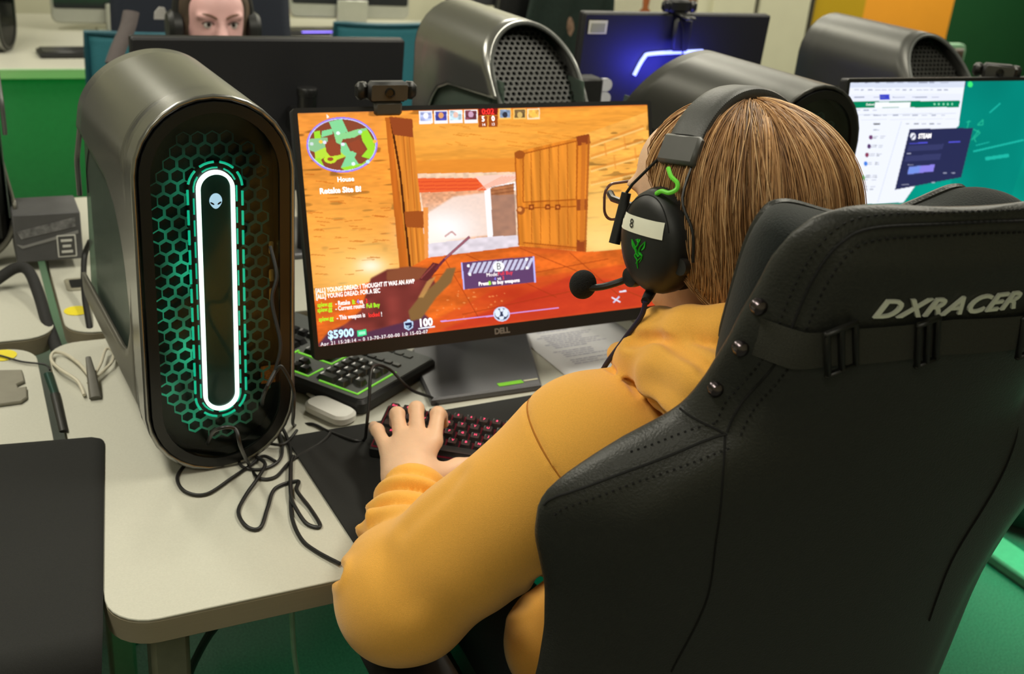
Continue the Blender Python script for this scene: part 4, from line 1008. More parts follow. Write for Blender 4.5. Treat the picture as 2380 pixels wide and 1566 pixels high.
# ================================================================ headset and glasses
m_hs=M('headset_matte_black',(26,27,28),.45,var=.1,scale=200)
m_hsl=M('headset_leatherette',(62,63,62),.48,var=.08,scale=260,bump=.15,bscale=600)
m_cloth=M('cup_cushion_cloth',(16,16,16),.9,var=.2,scale=600)
m_green=M('lime_green_cord',(110,214,60),.5,emit=(100,210,50),es=.12)
m_tape=M('white_tape',(244,244,226),.6,var=.02)
m_glogo=M('green_snake_print',(30,150,30),.5,emit=(24,140,24),es=.25)
m_cable=M('black_cable_rubber',(22,22,22),.5,var=.1,scale=300)
m_bcable=M('dark_blue_braided_cable',(26,26,58),.6,var=.2,scale=900)
hs=thing('headset','black gaming headset with a white tape strip marked 8 on the ear cup','headset',tuple(HC))
def HQ(x,y,z): return HP_(x,y,z)-HC                                 # head space to headset-local
BY=-.026
def arc(th,rx,rz): return HQ(-rx*math.cos(th),BY+.012*math.sin(th),.004+rz*math.sin(th))
ths=np.linspace(R(41),R(139),26)
bd=MB(); n=14
vs=[]
for th in ths:
    c=arc(th,.098,.117); ra=arc(th,.108,.127)-c; ra/=np.linalg.norm(ra); yy=HM@np.array([0,1.,0])
    for j in range(n):
        a=2*PI*j/n; ca,sa=math.cos(a),math.sin(a); f=lambda v,pw: math.copysign(abs(v)**pw,v)
        vs.append(c+yy*.0225*f(ca,.55)+ra*.0075*f(sa,.7))
k=len(ths); fs=[(i*n+j,i*n+(j+1)%n,(i+1)*n+(j+1)%n,(i+1)*n+j) for i in range(k-1) for j in range(n)]+[tuple(range(n))[::-1],tuple((k-1)*n+j for j in range(n))]
bd.add(vs,fs); obj('headband',bd,m_hsl,hs)
pd=MB(); pd.tube([arc(th,.090,.107) for th in ths],.008,10,flat=2.2,upv=HM@np.array([0,1.,0])); obj('headband_cushion',pd,m_cloth,hs)
for s in(-1,1): 
    st=MB()
    for th in np.linspace(R(43),R(137),70):
        c=arc(th,.1015,.1205)+(HM@np.array([0,s*.0205,0])); st.ball(c,.0011,None,4)
    obj('band_stitching',st,m_cloth,hs)
for s in(-1,1):
    b=0 if s<0 else PI; thc=R(34) if s<0 else R(146)
    c=arc(thc,.0995,.117); tn=arc(thc+.05,.0995,.117)-arc(thc-.05,.0995,.117); u,w_,a=frame(tn)
    yy=HM@np.array([0,1.,0]); xx=np.cross(yy,a); obj('band_clip',MB().box(c,(.016,.05,.03),np.stack([xx,yy,a],1),b=.003),M('clip_grey_plastic',(74,74,72),.4),hs)
    mirr=lambda P: HM@(np.array([-1. if s>0 else 1.,1,1])*(HM.T@P))
    bar=[mirr(at(u,v,d)-HC) for u,v,d in((1456,448,1.10),(1442,508,1.106),(1428,566,1.11))]
    obj('yoke_wire',MB().tube([c+yy*.02,mirr(at(1470,428,1.095)-HC),bar[0]],.0016,6),m_hs,hs)
    obj('yoke_wire',MB().tube(spline([c-yy*.02,HQ(s*.106,-.045,.03),HQ(s*.108,-.062,0),HQ(s*.104,-.06,-.03)],5),.0016,6),m_hs,hs)
    obj('yoke_arm',MB().tube(bar,[.0052,.0058,.0062],10),m_hs,hs)
    # ear cup: cushion, shell
    CX=np.array([s*.087,-.008,-.018]); B=np.stack([HM@np.array([0,s*1.,0]),HM@np.array([0,0,1.]),HM@np.array([s*1.,0,0])],1)
    sx,sy=.0435,.0535
    cu=MB().lathe([(.62,-.030),(.98,-.026),(1.0,-.012),(.96,-.002),(.6,-.002)],36,X=B@np.diag([sx,sy,1]),o=HM@CX); obj('ear_cushion',cu,m_cloth,hs)
    sh=MB().lathe([(.94,-.004),(1.0,.002),(1.0,.012),(.95,.022),(.84,.030),(.66,.0345),(.4,.037),(.1,.038)],40,X=B@np.diag([sx,sy,1]),o=HM@CX); cup=obj('ear_cup',sh,m_hs,hs)
    if s<0:
        def on(a,b,l=.0006):                                        # point on the outer face of the left cup (a: towards the face, b: up)
            rr=math.hypot(a/sx,b/sy); z=float(np.interp(rr,[.1,.4,.66,.84,.95,1.0],[.038,.037,.0345,.030,.022,.012]))
            return HM@(CX+np.array([-(z+l),a,b]))
        ri=MB().tube([on(.0335*math.cos(a),.004+.043*math.sin(a),.0001) for a in np.linspace(R(20),R(165),24)],.0007,5); obj('face_groove',ri,m_cloth,cup)
        tp=MB(); tp.grid(lambda u,v: on(-.028+.068*u,.020-.010*(1-u)*0+(v-.5)*.0165-.004*(1-u),.0009),18,5); obj('tape_strip',tp,m_tape,hs)
        v,f=text_mesh('8',.0125,'CENTER',bold=.0001); mb=MB(); mb.add([on(.0125-p[0],.0185+p[1],.0016) for p in v],[q[::-1] for q in f]); obj('tape_number',mb,M('tape_ink',(40,40,40),.6),hs)
        lg=MB()                                                     # three entwined green snakes
        def strk(pts,w): lg.tube([on(a,b,.0006) for a,b in spline(pts,6)],np.interp(np.linspace(0,1,(len(pts)-1)*6+1),[0,.5,1],[w*.8,w*1.5,w*.5]),5,flat=.4)
        strk([(.0115,.003),(.0085,-.0005),(.006,-.004),(.004,-.009),(.0065,-.0125),(.0035,-.0165),(.0055,-.0205)],.0011)
        strk([(-.0075,.0035),(-.0045,.0005),(-.001,-.003),(.0005,-.008),(-.0035,-.011),(.001,-.0155),(.0035,-.018),(.0035,-.025)],.0011)
        strk([(.0055,.0035),(.0015,.0045),(.002,-.0005),(.0055,-.0055),(.0015,-.0125),(-.0015,-.0085),(-.003,-.0135),(.0005,-.0185)],.001)
        strk([(.0115,.003),(.0105,-.0025),(.0075,-.0065)],.0008); strk([(-.0075,.0035),(-.0065,-.002),(-.003,-.0055)],.0008); strk([(-.001,.005),(.0015,.002),(.0045,.004)],.0008)
        obj('snake_emblem',lg,m_glogo,hs)
        obj('volume_dial',MB().lathe([(.0085,0),(.009,.003),(.0085,.007)],16,X=B,o=HM@(CX+np.array([-.016,-.040,-.018]))),m_hs,cup)
        mj=HM@(CX+np.array([-.012,.030,-.041])); obj('boom_joint',MB().lathe([(.0105,-.004),(.011,.006),(.010,.012),(.006,.0135)],18,X=B,o=mj),m_hs,hs)
        tipw=at(1366,669,1.115)-HC
        bm=spline([mj+HM@np.array([-.006,.006,-.002]),mj*.72+tipw*.28+HM@np.array([0,.006,-.004]),mj*.35+tipw*.65+HM@np.array([0,.004,-.004]),tipw],7); obj('boom_arm',MB().tube(bm,[.0055]+[.0036]*(len(bm)-1),8),m_hs,hs)
        tv=AX[2]; u,w_,a=frame(tipw-mj+tv*.3)
        obj('microphone_foam',MB().ball(tipw+np.array([0,.01,0]),(.0145,.0135,.0155),None,14),M('black_foam',(14,14,14),.95,var=.4,scale=500,bump=.6,bscale=700),hs)
        c0=HM@(CX+np.array([-.008,.012,-.052])); j0=at(1500,700,1.075)-HC
        obj('cable_strain_relief',MB().tube([c0,c0*.4+j0*.6,j0],[.0058,.0056,.0046],10),m_hs,hs)
        c1=[j0,at(1490,735,1.085)-HC,at(1450,790,1.11)-HC,at(1402,858,1.15)-HC,at(1392,905,1.2)-HC]
        obj('headset_cable',MB().tube(spline(c1,7),.0027,8),m_bcable,hs)
    g=[mirr(at(u,v,d)-HC) for u,v,d in((1553,390,1.035),(1560,410,1.03),(1574,425,1.026),(1572,440,1.026),(1555,448,1.028),(1538,444,1.034),(1526,450,1.045))]
    obj('green_cord',MB().tube(spline(g,7),.0022,8),m_green,hs)
# glasses
gl=thing('eyeglasses','dark framed eyeglasses worn under the headset, edge seen past the cheek','glasses',tuple(HC))
m_gf=M('glasses_frame',(26,20,20),.25); m_gb=M('glasses_rim',(92,62,58),.25)
m_lens=glass('clear_lens',(246,246,246))
for s in(-1,1):
    rim=rrect(.054,.040,.014,6); P=[HQ(s*.036+a,.118-.10*(s*(a+s*.036)-.02)*0-.16*abs(s*.036+a)*abs(s*.036+a)*3,b+.0) for a,b in rim]
    obj('lens_rim',MB().tube(P,.0016,6,closed=True),m_gb,gl)
    ln=MB(); ln.add(P,[tuple(range(len(P)))]); obj('lens',ln,m_lens,gl,smooth=False)
    obj('temple',MB().tube([HQ(s*.0655,.104,.012),HQ(s*.078,.085,.010),HQ(s*.084,.03,.006),HQ(s*.080,-.02,-.004)],[.0042,.0038,.003,.0025],8,flat=1.),m_gf,gl)
obj('bridge',MB().tube([HQ(-.010,.117,.006),HQ(0,.121,.010),HQ(.010,.117,.006)],.0018,6),m_gf,gl)
# ================================================================ big gaming chair, seen from behind
m_lea=M('black_leatherette',(46,47,44),.42,var=.08,scale=160,bump=.25,bscale=420,spec=.4)
m_lea2=M('black_leatherette_panel',(22,23,21),.55,var=.1,scale=160,bump=.25,bscale=420,spec=.35)
m_st=M('stitch_thread',(10,10,10),.9)
m_vel=M('dark_green_black_velvet',(11,19,17),.95,var=.3,scale=300,bump=.4,bscale=600,sheen=.08)
m_strap=M('woven_strap',(56,56,50),.9,var=.2,scale=(900),bump=.3,bscale=900)
m_buck=M('black_buckle',(22,22,20),.4)
m_riv=M('gunmetal_rivet',(96,88,92),.25,metal=1.)
m_emb=M('silver_grey_embroidery',(236,240,226),.4,var=.05)
P0=at(2190,478,.845); REC=R(9); YAW=R(-6)
CXw=np.array([math.cos(YAW),math.sin(YAW),0]); FWD=np.array([-math.sin(YAW),math.cos(YAW),0]); CU=-FWD*math.sin(REC)+np.array([0,0,math.cos(REC)]); CN=np.cross(CXw,CU)      # CN looks back towards the camera side
CA=.046; CO_=P0+CXw*CA
chair=thing('gaming_chair','big black leather gaming chair with silver lettering across its back','chair',(CO_[0],CO_[1]+.28,0))
def ch(a,b,c): return CO_+CXw*a+CU*b+CN*c
bs_=[.0,.004,.010,.017,.034,.06,.09,.124,.148,.2,.231,.266,.299,.32,.36,.43,.49,.54,.62,.70,.78]
ws_=[.08,.108,.125,.136,.149,.158,.162,.170,.172,.176,.192,.252,.297,.311,.309,.287,.278,.277,.281,.284,.27]
NB=90
bb=np.concatenate([[.0,-.001,-.003,-.006,-.011,-.018],np.linspace(-.026,-.77,NB)])
wb_=np.interp(-bb,bs_,ws_)
kk=np.ones(3)/3; ws=wb_.copy(); ws[9:-4]=np.convolve(wb_,kk,'same')[9:-4]; wb_=ws
def half(b): return float(np.interp(-b,-bb,wb_))
def wing(b): return float(np.interp(-b,[0,.14,.2,.26,.5,.77],[.015,.018,.03,.035,.032,.02]))            # how far the sides wrap forward
def thick(b): return float(np.interp(-b,[0,.004,.02,.06,.2,.77],[.007,.012,.018,.024,.030,.032]))
def back_c(a,b):                                                   # rear surface height (towards CN)
    w=half(b); s=min(abs(a)/w,1.); t=thick(b)
    prof=(1-s**5)**.5 if s<1 else 0
    tb=min(1,max(0,-b)/.05); crown=math.sqrt(max(0,1-(1-tb)**2))
    pan=.012*(1/(1+math.exp((s-.80)*40)))*(1/(1+math.exp((b+.03)*160)))
    return -wing(b)*s**2.2-t+t*prof*(.35+.65*crown)+pan*.6
def front_c(a,b):
    w=half(b); s=min(abs(a)/w,1.); t=thick(b); prof=(1-s**5)**.5 if s<1 else 0
    return -wing(b)*s**2.2-t-t*prof*.9
ss=np.sin(np.linspace(-PI/2,PI/2,57))
mb=MB(); vs=[]
for b in bb:
    w=half(b)
    b2=b-.009*max(0,1+b/.12)
    ex=.034*math.exp(-((b+.19)/.055)**2)
    for s in ss: vs.append(ch(s*w+max(0,s)**2*ex,b2,back_c(s*w,b)))
    for s in ss[::-1][1:-1]: vs.append(ch(s*w+max(0,s)**2*ex,b2,front_c(s*w,b)))
m_=len(ss)*2-2; nb=len(bb)
fs=[(i*m_+j,(i+1)*m_+j,(i+1)*m_+(j+1)%m_,i*m_+(j+1)%m_) for i in range(nb-1) for j in range(m_)]
fs+=[tuple(range(m_)),tuple((nb-1)*m_+j for j in range(m_))[::-1]]
mb.add(vs,fs); backrest=obj('backrest',mb,m_lea,chair,world=True,angle=75)
def onb(a,b,l=.0): 
    return ch(a,b,back_c(a,b)+l)
def seamline(name,pts,r=.0016,mat=None,l=.0004,dots=None):
    P=spline(pts,10); o=obj(name,MB().tube([onb(a,b,l) for a,b in P],r,6,flat=.7),mat or m_st,chair,world=True)
    if dots:
        for off in dots:
            d=MB(); tg=np.gradient(P,axis=0); tg/=np.linalg.norm(tg,axis=1)[:,None]; nrm=np.stack([-tg[:,1],tg[:,0]],1); Q=P+nrm*off
            seg=np.concatenate([[0],np.cumsum(np.linalg.norm(np.diff(Q,axis=0),axis=1))])
            for s_ in np.arange(.003,seg[-1],.0062):
                a,b=np.interp(s_,seg,Q[:,0]),np.interp(s_,seg,Q[:,1]); ta,tb_=np.interp(s_+.0022,seg,Q[:,0]),np.interp(s_+.0022,seg,Q[:,1])
                if abs(ta)>half(tb_)-.006: continue
                d.tube([onb(a,b,.0003),onb(ta,tb_,.0003)],.0011,5)
            obj('stitching',d,m_st,chair,world=True)
def xy(u,v):                                                       # where a sight line meets the curved back
    r=ray(u,v); c=0.
    for _ in range(8):
        P=CO+r*(((CO_+CN*c-CO)@CN)/(r@CN))-CO_; a,b=P@CXw,P@CU; c=.5*c+.5*back_c(a,b)
    return a,b
L1=[(1690,1003),(1790,860),(1850,735),(1900,630),(1960,560),(2040,528)]
lp=[xy(*p) for p in L1]; lp=[(a,b) for a,b in lp]
top=[(-a,b) for a,b in lp][::-1]
seamline('seam',lp+[(-.03,lp[-1][1]+.004),(.03,lp[-1][1]+.004)]+top,dots=(-.009,.009))
for sg in(-1,1):
    L2=[(1685,1008),(1560,1056),(1420,1108),(1300,1150),(1262,1170)]
    q=[xy(*p) for p in L2]; q=[(sg*abs(a) if sg>0 else a,b) for a,b in q]
    seamline('seam',q,dots=(-.009,.009))
    q=[xy(*p) for p in [(1590,962),(1640,985),(1690,1010)]]; q=[(-sg*a if sg>0 else a,b) for a,b in q]; seamline('seam',q,.0012)
    q=[xy(*p) for p in [(1685,1010),(1680,1100),(1665,1250),(1640,1400),(1560,1560)]]; q=[(-a if sg>0 else a,b) for a,b in q]; seamline('seam',q,.0013)
    for (u,v) in((1763,712),(1721,808),(1663,903)):
        a,b=xy(u,v); a=sg*abs(a)+(.03 if sg>0 else 0); p=onb(a,b,0); rv=MB().lathe([(.0062,-.004),(.0075,.001),(.0066,.0045),(.003,.0068)],16,X=np.stack([CXw,CU,CN],1),o=p); obj('rivet',rv,m_riv,chair,world=True)
# raised inner panel across the back
# strap round the neck of the chair, with buckles
sp=[(1700,760),(1765,785),(1850,808),(1940,800),(2060,785),(2200,768),(2380,738)]
sl_=[xy(*p) for p in sp]
sa=[p[0] for p in sl_]; sb=[p[1] for p in sl_]; bl_=sorted([(a,b) for a,b in sl_]+[(-a,b) for a,b in sl_ if a<-.05]); 
A_=[p[0] for p in bl_]; B_=[p[1] for p in bl_]
def strap_b(a): return float(np.interp(-abs(a),sa[:4]+[0.0],sb[:4]+[sb[4]]))
def strap(u,v):
    a=-half(-.11)*1.0+2*half(-.11)*u; b=strap_b(a)+(v-.5)*.036
    e=max(0,abs(a)/half(-.11)-.86)/.14
    return ch(a,b,back_c(a*.985,b)+.005-.01*e)
obj('pillow_strap',MB().grid(strap,80,7),m_strap,chair,world=True)
a1,_=xy(1945,795); a2,_=xy(2143,780)
for a,wd in((a1,.026),(a2,.018),(-a1,.026)):
    b=strap_b(a); n=np.stack([CXw,CU,CN],1)@RZ(R(20)); q=ch(a,b,back_c(a,b)+.008); bk=MB()
    for da in(-.5,0,.5): bk.box(q+n[:,0]*da*wd,(.005,.046,.006),n,b=.0015)
    for db in(-1,1): bk.box(q+n[:,1]*db*.0225,(wd+.006,.0045,.006),n,b=.0015)
    obj('strap_buckle',bk,m_buck,chair,world=True)
# lettering
t0,t1=xy(2022,734),xy(2366,684)
v,f=text_mesh('DXRACER',.0238,'CENTER',extrude=.0012,shear=.32,bold=.0004,space=1.12,res=4)
wd=v[:,0].max()-v[:,0].min(); sc=(t1[0]-t0[0])/wd; tc_=((t0[0]+t1[0])/2,(t0[1]+t1[1])/2+.001)
tm=MB(); tm.add([onb(tc_[0]+p[0]*sc,tc_[1]+p[1],.0018+p[2]) for p in v],f); obj('back_lettering',tm,m_emb,chair,world=True,smooth=False)
# head cushion on the front side
ph=MB()
def cush(u,v):
    th=2*PI*u; s=math.copysign(abs(math.cos(th))**.45,math.cos(th)); e=math.copysign(abs(math.sin(th))**.45,math.sin(th)); k=math.sin(PI*(.015+.97*v))**.13; c=-.035-.10*v
    a0=s*k*((.150 if s>0 else .168)-.036*v); a=a0-.002*v; dip=.04*max(0,e)*(1-min(1,abs(s)/.9)**2.)
    return ch(a,-.138-.004*v+(.120+.008*s)*e*k-dip,c)
obj('head_cushion',ph.grid(cush,64,16,cu=True),m_vel,chair,world=True,angle=0,label='dark velvet head cushion')
pe=MB().tube([np.array(cush(i/80,.86)) for i in range(80)],.005,8,closed=True); obj('cushion_piping',pe,m_lea,chair,world=True)
# seat, arms, base
bx=lambda c,s,X=None,b=.02: MB().box(c,s,X,b)
sc_=np.array([CO_[0],CO_[1]+.40,.46])
obj('seat',bx(sc_,(.5,.52,.12),RX(R(4)),.045),m_lea,chair,world=True,angle=75)
for s in(-1,1):
    obj('seat_bolster',bx(sc_+np.array([s*.25,.0,.035]),(.09,.5,.12),RX(R(4)),.04),m_lea,chair,world=True,angle=75)
    ax=CO_[0]+s*.325; ay=CO_[1]+.36; ztop=.645
    obj('armrest',MB().box((ax,ay,ztop),(.095,.27,.032),b=.014),m_black,chair,world=True,angle=75)
    obj('arm_post',MB().box((ax+.0*s,ay-.01,.52),(.05,.075,.24),b=.012),m_buck,chair,world=True)
    obj('arm_bracket',MB().box((CO_[0]+s*.22,ay-.01,.39),(.26,.06,.03),b=.008),m_buck,chair,world=True)
obj('gas_lift',MB().lathe([(.03,.1),(.03,.28),(.045,.3),(.06,.40)],20,o=(CO_[0],CO_[1]+.38,0)),m_buck,chair,world=True)
for k in range(5):
    a=2*PI*k/5+.3; d=np.array([math.cos(a),math.sin(a),0]); hub=np.array([CO_[0],CO_[1]+.38,.115])
    lg=MB().tube([hub,hub+d*.16+np.array([0,0,-.015]),hub+d*.31+np.array([0,0,-.04])],[.032,.026,.02],10,flat=.7); l=obj('base_leg',lg,m_buck,chair,world=True)
    cw=MB().lathe([(.012,-.02),(.028,-.018),(.03,0),(.028,.018),(.012,.02)],18,X=np.stack([np.array([0,0,1.]),np.cross(d,[0,0,1.]),d],1)@np.eye(3),o=hub+d*.31+np.array([0,0,-.084])); w_o=obj('caster',cw,m_black,chair,world=True)
# ================================================================ things on the desks
m_mat=M('black_cloth_mat',(30,31,30),.95,var=.15,scale=700,bump=.3,bscale=1500)
m_matr=M('mat_rim',(22,22,22),.9)
def zpt(u,v,h=0.): return pz(u,v,h)
# mouse mat under the small keyboard
c1=zpt(682,1024,.003); c2=zpt(786,1222,.003); 
mx=MB().prism(rrect(.62,.36,.012,4),0,.003,b=.0008); mm_=obj('mouse_mat',mx,m_mat,loc=(.286+.30+.012,.352-.18,T+.0002),rot=(0,0,R(2)))
tag(mm_,'black cloth mouse mat beneath the small red lit keyboard','mat')
# left mat, drooping over the front edge of the next desk
rt=RZ(R(-7.5)); lm=MB()
def lmat(u,v):
    x=-.62+.655*u; y=.425-.50*v; r=.02
    # round the far right corner
    cx,cy=.035-r,.425-r
    if x>cx and y>cy:
        d=np.array([x-cx,y-cy]); n=max(abs(d)); L=np.linalg.norm(d)+1e-9; x,y=cx+d[0]*n/L,cy+d[1]*n/L
    p=rt@np.array([x,y-.425,0])+np.array([.012,.4225,0]); drop=max(0,-(p[1]+.004)); z=.0035
    if drop>0: a=min(drop/.045,1.45); z=.0035-.045*(1-math.cos(a)); p[1]=-.004-.045*math.sin(a)*.8-max(0,drop-.065)*.1; z-=max(0,drop-.065)*.95
    return (p[0],p[1],T+z)
lm.grid(lmat,40,60); o=obj('desk_mat',lm,m_mat); tag(o,'large black mat on the left hand desk, its edge drooping over the front','mat'); so=o.modifiers.new('thickness','SOLIDIFY'); so.thickness=.003; so.offset=1
# ---- keyboards
m_kb=M('keyboard_black_plastic',(24,24,25),.5,var=.1,scale=200)
m_kbg=M('keyboard_grey_top',(80,84,82),.55,var=.06,scale=300)
m_key=M('black_keycap',(40,40,42),.3,var=.1,scale=200)
m_keyg=M('glossy_grey_keycap',(86,88,88),.22,var=.08,scale=120)
m_pink=M('pink_red_legend',(240,70,110),1,emit=(240,80,115),es=.95)
m_redglow=M('red_key_backlight',(60,8,18),1,emit=(110,10,30),es=.3)
m_lime=M('lime_trim_strip',(140,235,60),.5,emit=(120,215,60),es=.55)
def keycap(w,d,h=.0075,top=.72):
    a=rrect(w,d,.0015,2); b=rrect(w*top,d*top,.0018,2); c=rrect(w*top*.86,d*top*.86,.0014,2); n=len(a)
    mb=MB(); mb.add([(x,y,0) for x,y in a]+[(x,y+.0006,h) for x,y in b]+[(x,y+.0006,h-.0003) for x,y in c],[(k*n+j,k*n+(j+1)%n,(k+1)*n+(j+1)%n,(k+1)*n+j) for k in range(2) for j in range(n)]+[tuple(2*n+j for j in range(n)),tuple(range(n))[::-1]]); return mb
KMESH={}
def key_obj(parent,x,y,z,w,d,legend=None,mat=None,glow=None):
    mb=keycap(w,d); mats=[mat or m_key]
    if legend:
        v,f=text_mesh(legend,.0058,'CENTER',bold=.0002,res=1); v=v*np.array([1,1,0])+np.array([0,.0016,.00755]); mb.add(v,f,1); mats.append(m_pink)
    o=obj('key',mb,mats,parent,angle=45); o.location=(x,y,z); return o
# small red lit keyboard under the hand
ka=np.array([.449,.349,0]); kA_,kB_=pz(919,943,.043),pz(1126,975,.043); kd=math.atan2(kB_[1]-kA_[1],kB_[0]-kA_[0])
kb=thing('compact_keyboard','small black keyboard with pink red lit key legends under the left hand','keyboard',(0,0,0))
U=float(np.hypot(*(kB_-kA_)[:2])/7); ROWS=[['Esc','1','2','3','4','5','6','7','8','9','0','-','=',('Bk',2)],[('Tab',1.5),*'QWERTYUIOP','[',']',('\\',1.5)],[('Cap',1.75),*'ASDFGHJKL',';',"'",('Ent',2.25)],[('Shf',2.25),*'ZXCVBNM',',','.','/',('Shf',2.75)],[('Ct',1.25),('Wn',1.25),('Al',1.25),('',6.25),('Al',1.25),('Fn',1.25),('Mn',1.25),('Ct',1.25)]]
kw,kdp=15*U+.008,5*U+.008
kb.rotation_euler=(R(10),0,kd); kc=math.cos(kd); ks=math.sin(kd); 
ka=np.array([kA_[0],kA_[1],0]); org=ka+np.array([kc*7*U+ks*2*U*.985,ks*7*U-kc*2*U*.985,0]); kb.location=(org[0],org[1],T+.0035+.0095)
obj('keyboard_case',MB().prism(rrect(kw,kdp,.004,3),.0,.017,b=.002),m_kb,kb)
for sx in(-1,1): obj('tilt_foot',MB().box((sx*kw*.38,kdp*.42,-.008),(.03,.008,.017),b=.002),m_black,kb)
obj('backlit_plate',MB().prism(rrect(kw-.006,kdp-.006,.002,3),.0168,.0176),m_redglow,kb)
for r,row in enumerate(ROWS):
    x=-15*U/2
    for k in row:
        lg,w=(k,1) if isinstance(k,str) else k
        key_obj(kb,x+w*U/2,(2-r)*U,.0185,w*U-.0022,U-.0022,lg); x+=w*U
U=.019
# big keyboard with lime edging, pushed back beside the tower
bk=thing('large_keyboard','large grey black keyboard with lime edge strips, shoved back between tower and monitor','keyboard')
cA=pz(838,972,.0); cB=pz(1003,858,.012)
dr=(cB-cA)[:2]; wS=.205; ang=math.atan2(dr[1],dr[0])               # short edge runs along the pixels given
# local frame: x along the long side (left to right of the typist), y to the back
bx_=RZ(ang-PI/2); ctr=np.array([cA[0],cA[1],0])+bx_@np.array([-.245,wS/2+.002,0])
bk.location=(ctr[0],ctr[1],T+.0005); bk.rotation_euler=(0,0,ang-PI/2)
LW=.49
obj('keyboard_case',MB().prism(rrect(LW,wS,.012,4),.0,.024,b=.005),m_kb,bk)
obj('top_plate',MB().prism(rrect(LW-.012,wS-.012,.010,4),.0235,.0255,b=.0005),m_kbg,bk)
ys0=-.073
def kblock(x0,rows,y0,mat=m_key):
    for r,row in enumerate(rows):
        x=x0
        for w in row:
            if w>0: key_obj(bk,x+w*U/2,y0+(len(rows)-1-r)*U,.0255,w*U-.002,U-.002,None,mat)
            x+=abs(w)*U
kblock(-.238,[[1]*13+[2],[1.5]+[1]*12+[1.5],[1.75]+[1]*11+[2.25],[2.25]+[1]*10+[2.75],[1.25,1.25,1.25,6.25,1.25,1.25,1.25,1.25]],ys0)
kblock(-.238,[[1,-1,1,1,1,1,-.5,1,1,1,1,-.5,1,1,1,1]],ys0+.105)
kblock(.064,[[1,1,1],[1,1,1]],ys0+U*3); kblock(.064,[[-1,1,-1],[1,1,1]],ys0)
kblock(.138,[[1,1,1,1],[1,1,1,1],[1,1,1,-1],[1,1,1,1],[2,1,-1]],ys0,m_keyg)
for i in range(5): obj('media_button',MB().box((.143+i*.0165,ys0+.108,.0265),(.0145,.009,.004),b=.001),m_keyg,bk)
for i in range(4): obj('macro_button',MB().box((.15+i*.018,ys0+.147,.0262),(.0155,.010,.003),b=.001),m_kbg,bk)
def trim(pts): obj('lime_trim',MB().tube([(x,y,.0262) for x,y in pts],.0022,6,flat=.6),m_lime,bk)
trim([(.224,.012),(.224,ys0-.013),(.150,ys0-.013)]); trim([(.128,ys0+.022),(.128,ys0-.013),(.072,ys0-.013)]); trim([(.055,ys0+.05),(.055,ys0-.013),(-.10,ys0-.013)])
trim([(.060,ys0+.044),(.128,ys0+.044),(.128,ys0+.10)]); trim([(-.243,ys0-.013),(-.12,ys0-.013)])
# white puck with its cables
pk=thing('charging_puck','small white rounded cable hub in front of the large keyboard','adapter',tuple(pz(768,965,.0)))
ra=R(118)
obj('hub_body',MB().prism(rrect(.085,.044,.019,6),0,.016,X=RZ(ra),b=.004),M('white_gloss_plastic',(232,230,224),.35,var=.02),pk)
h0=pz(742,945,.008)
for d in(0,.007): obj('hub_cable',MB().tube(spline([h0+np.array([0,d*.3,0]),pz(720,918-d*900,.006),pz(690,898-d*900,.006),pz(650,900,.005)],7),.0028,8),M('white_cable',(196,190,180),.5),pk,world=True)
# printed sheet
m_paper=M('printed_paper',(246,246,252),.75,var=.01)
pp=[pz(1205,775,.001),pz(1312,889,.001),pz(1480,860,.001),pz(1440,742,.001)]
A_=(pp[1]-pp[0]); ex=(pp[3]-pp[0]); ex=np.array([ex[0],ex[1],0]); ex/=np.linalg.norm(ex); ey=np.array([-ex[1],ex[0],0])
W_,H_=.21,.297; tl=pp[0]+ex*-.0
sh=MB(); sh.grid(lambda u,v: tuple(pp[0]+ex*(W_*u-.008)-ey*(H_*v-.085)*1.0+np.array([0,0,.0006+.003*(1-math.cos(u*3))*.3])),9,9)
ps=obj('paper_sheet',sh,m_paper); tag(ps,'white printed sheet of text under the right side of the monitor','paper'); so=ps.modifiers.new('thickness','SOLIDIFY'); so.thickness=.0003
ln=MB(); rs=np.random.RandomState(4)
for r in range(24):
    if r in(3,6,15,20): continue
    x=.026+(.012 if r%4 else 0); xe=W_-.03-rs.rand()*.09
    while x<xe:
        w=.004+rs.rand()*.012; q=pp[0]+ex*(x+w/2-.008)-ey*(.062+.0062*r*1.2-.085)+np.array([0,0,.0022]); ln.box(q,(w,.0013 if r not in(4,) else .002,.0002),RZ(math.atan2(ex[1],ex[0])),b=.00005); x+=w+.0022
obj('printed_lines',ln,M('printed_text_ink',(160,160,192),.8),ps)
# ---- black cables between tower and keyboard
def cable(name,label,pts,r=.0024,mat=None,group=None,n=8):
    P=spline(pts,n); o=obj(name,MB().tube(P,r,8),mat or m_cable); return tag(o,label,'cable',group)
g=lambda u,v,h=.0028: pz(u,v,h)
c=[at(628,572,1.325),at(643,640,1.32),at(632,700,1.318),at(652,800,1.32),at(640,862,1.32),at(655,852,1.318),at(682,905,1.335),at(682,960,1.36),g(684,988),g(725,985),g(765,1003,.003),g(820,1022,.006),g(846,1022,.006),at(852,990,1.50),at(858,930,1.50),at(866,855,1.52),at(905,858,1.56),at(955,905,1.58),g(1010,928,.006),g(1018,960,.01)]
cable('usb_cable','thin black cable plugged into the tower front, looping across to the small keyboard',c,.0023)
c=[at(640,862,1.318),at(612,920,1.318),g(614,950,.03),g(650,985,.01),g(674,1040),g(676,1130),g(678,1200),g(700,1252),g(735,1281),g(790,1310,.004)]
cable('headset_extension_cable','black cable hanging from the tower port and running off the desk front by the sleeve',c,.0026)
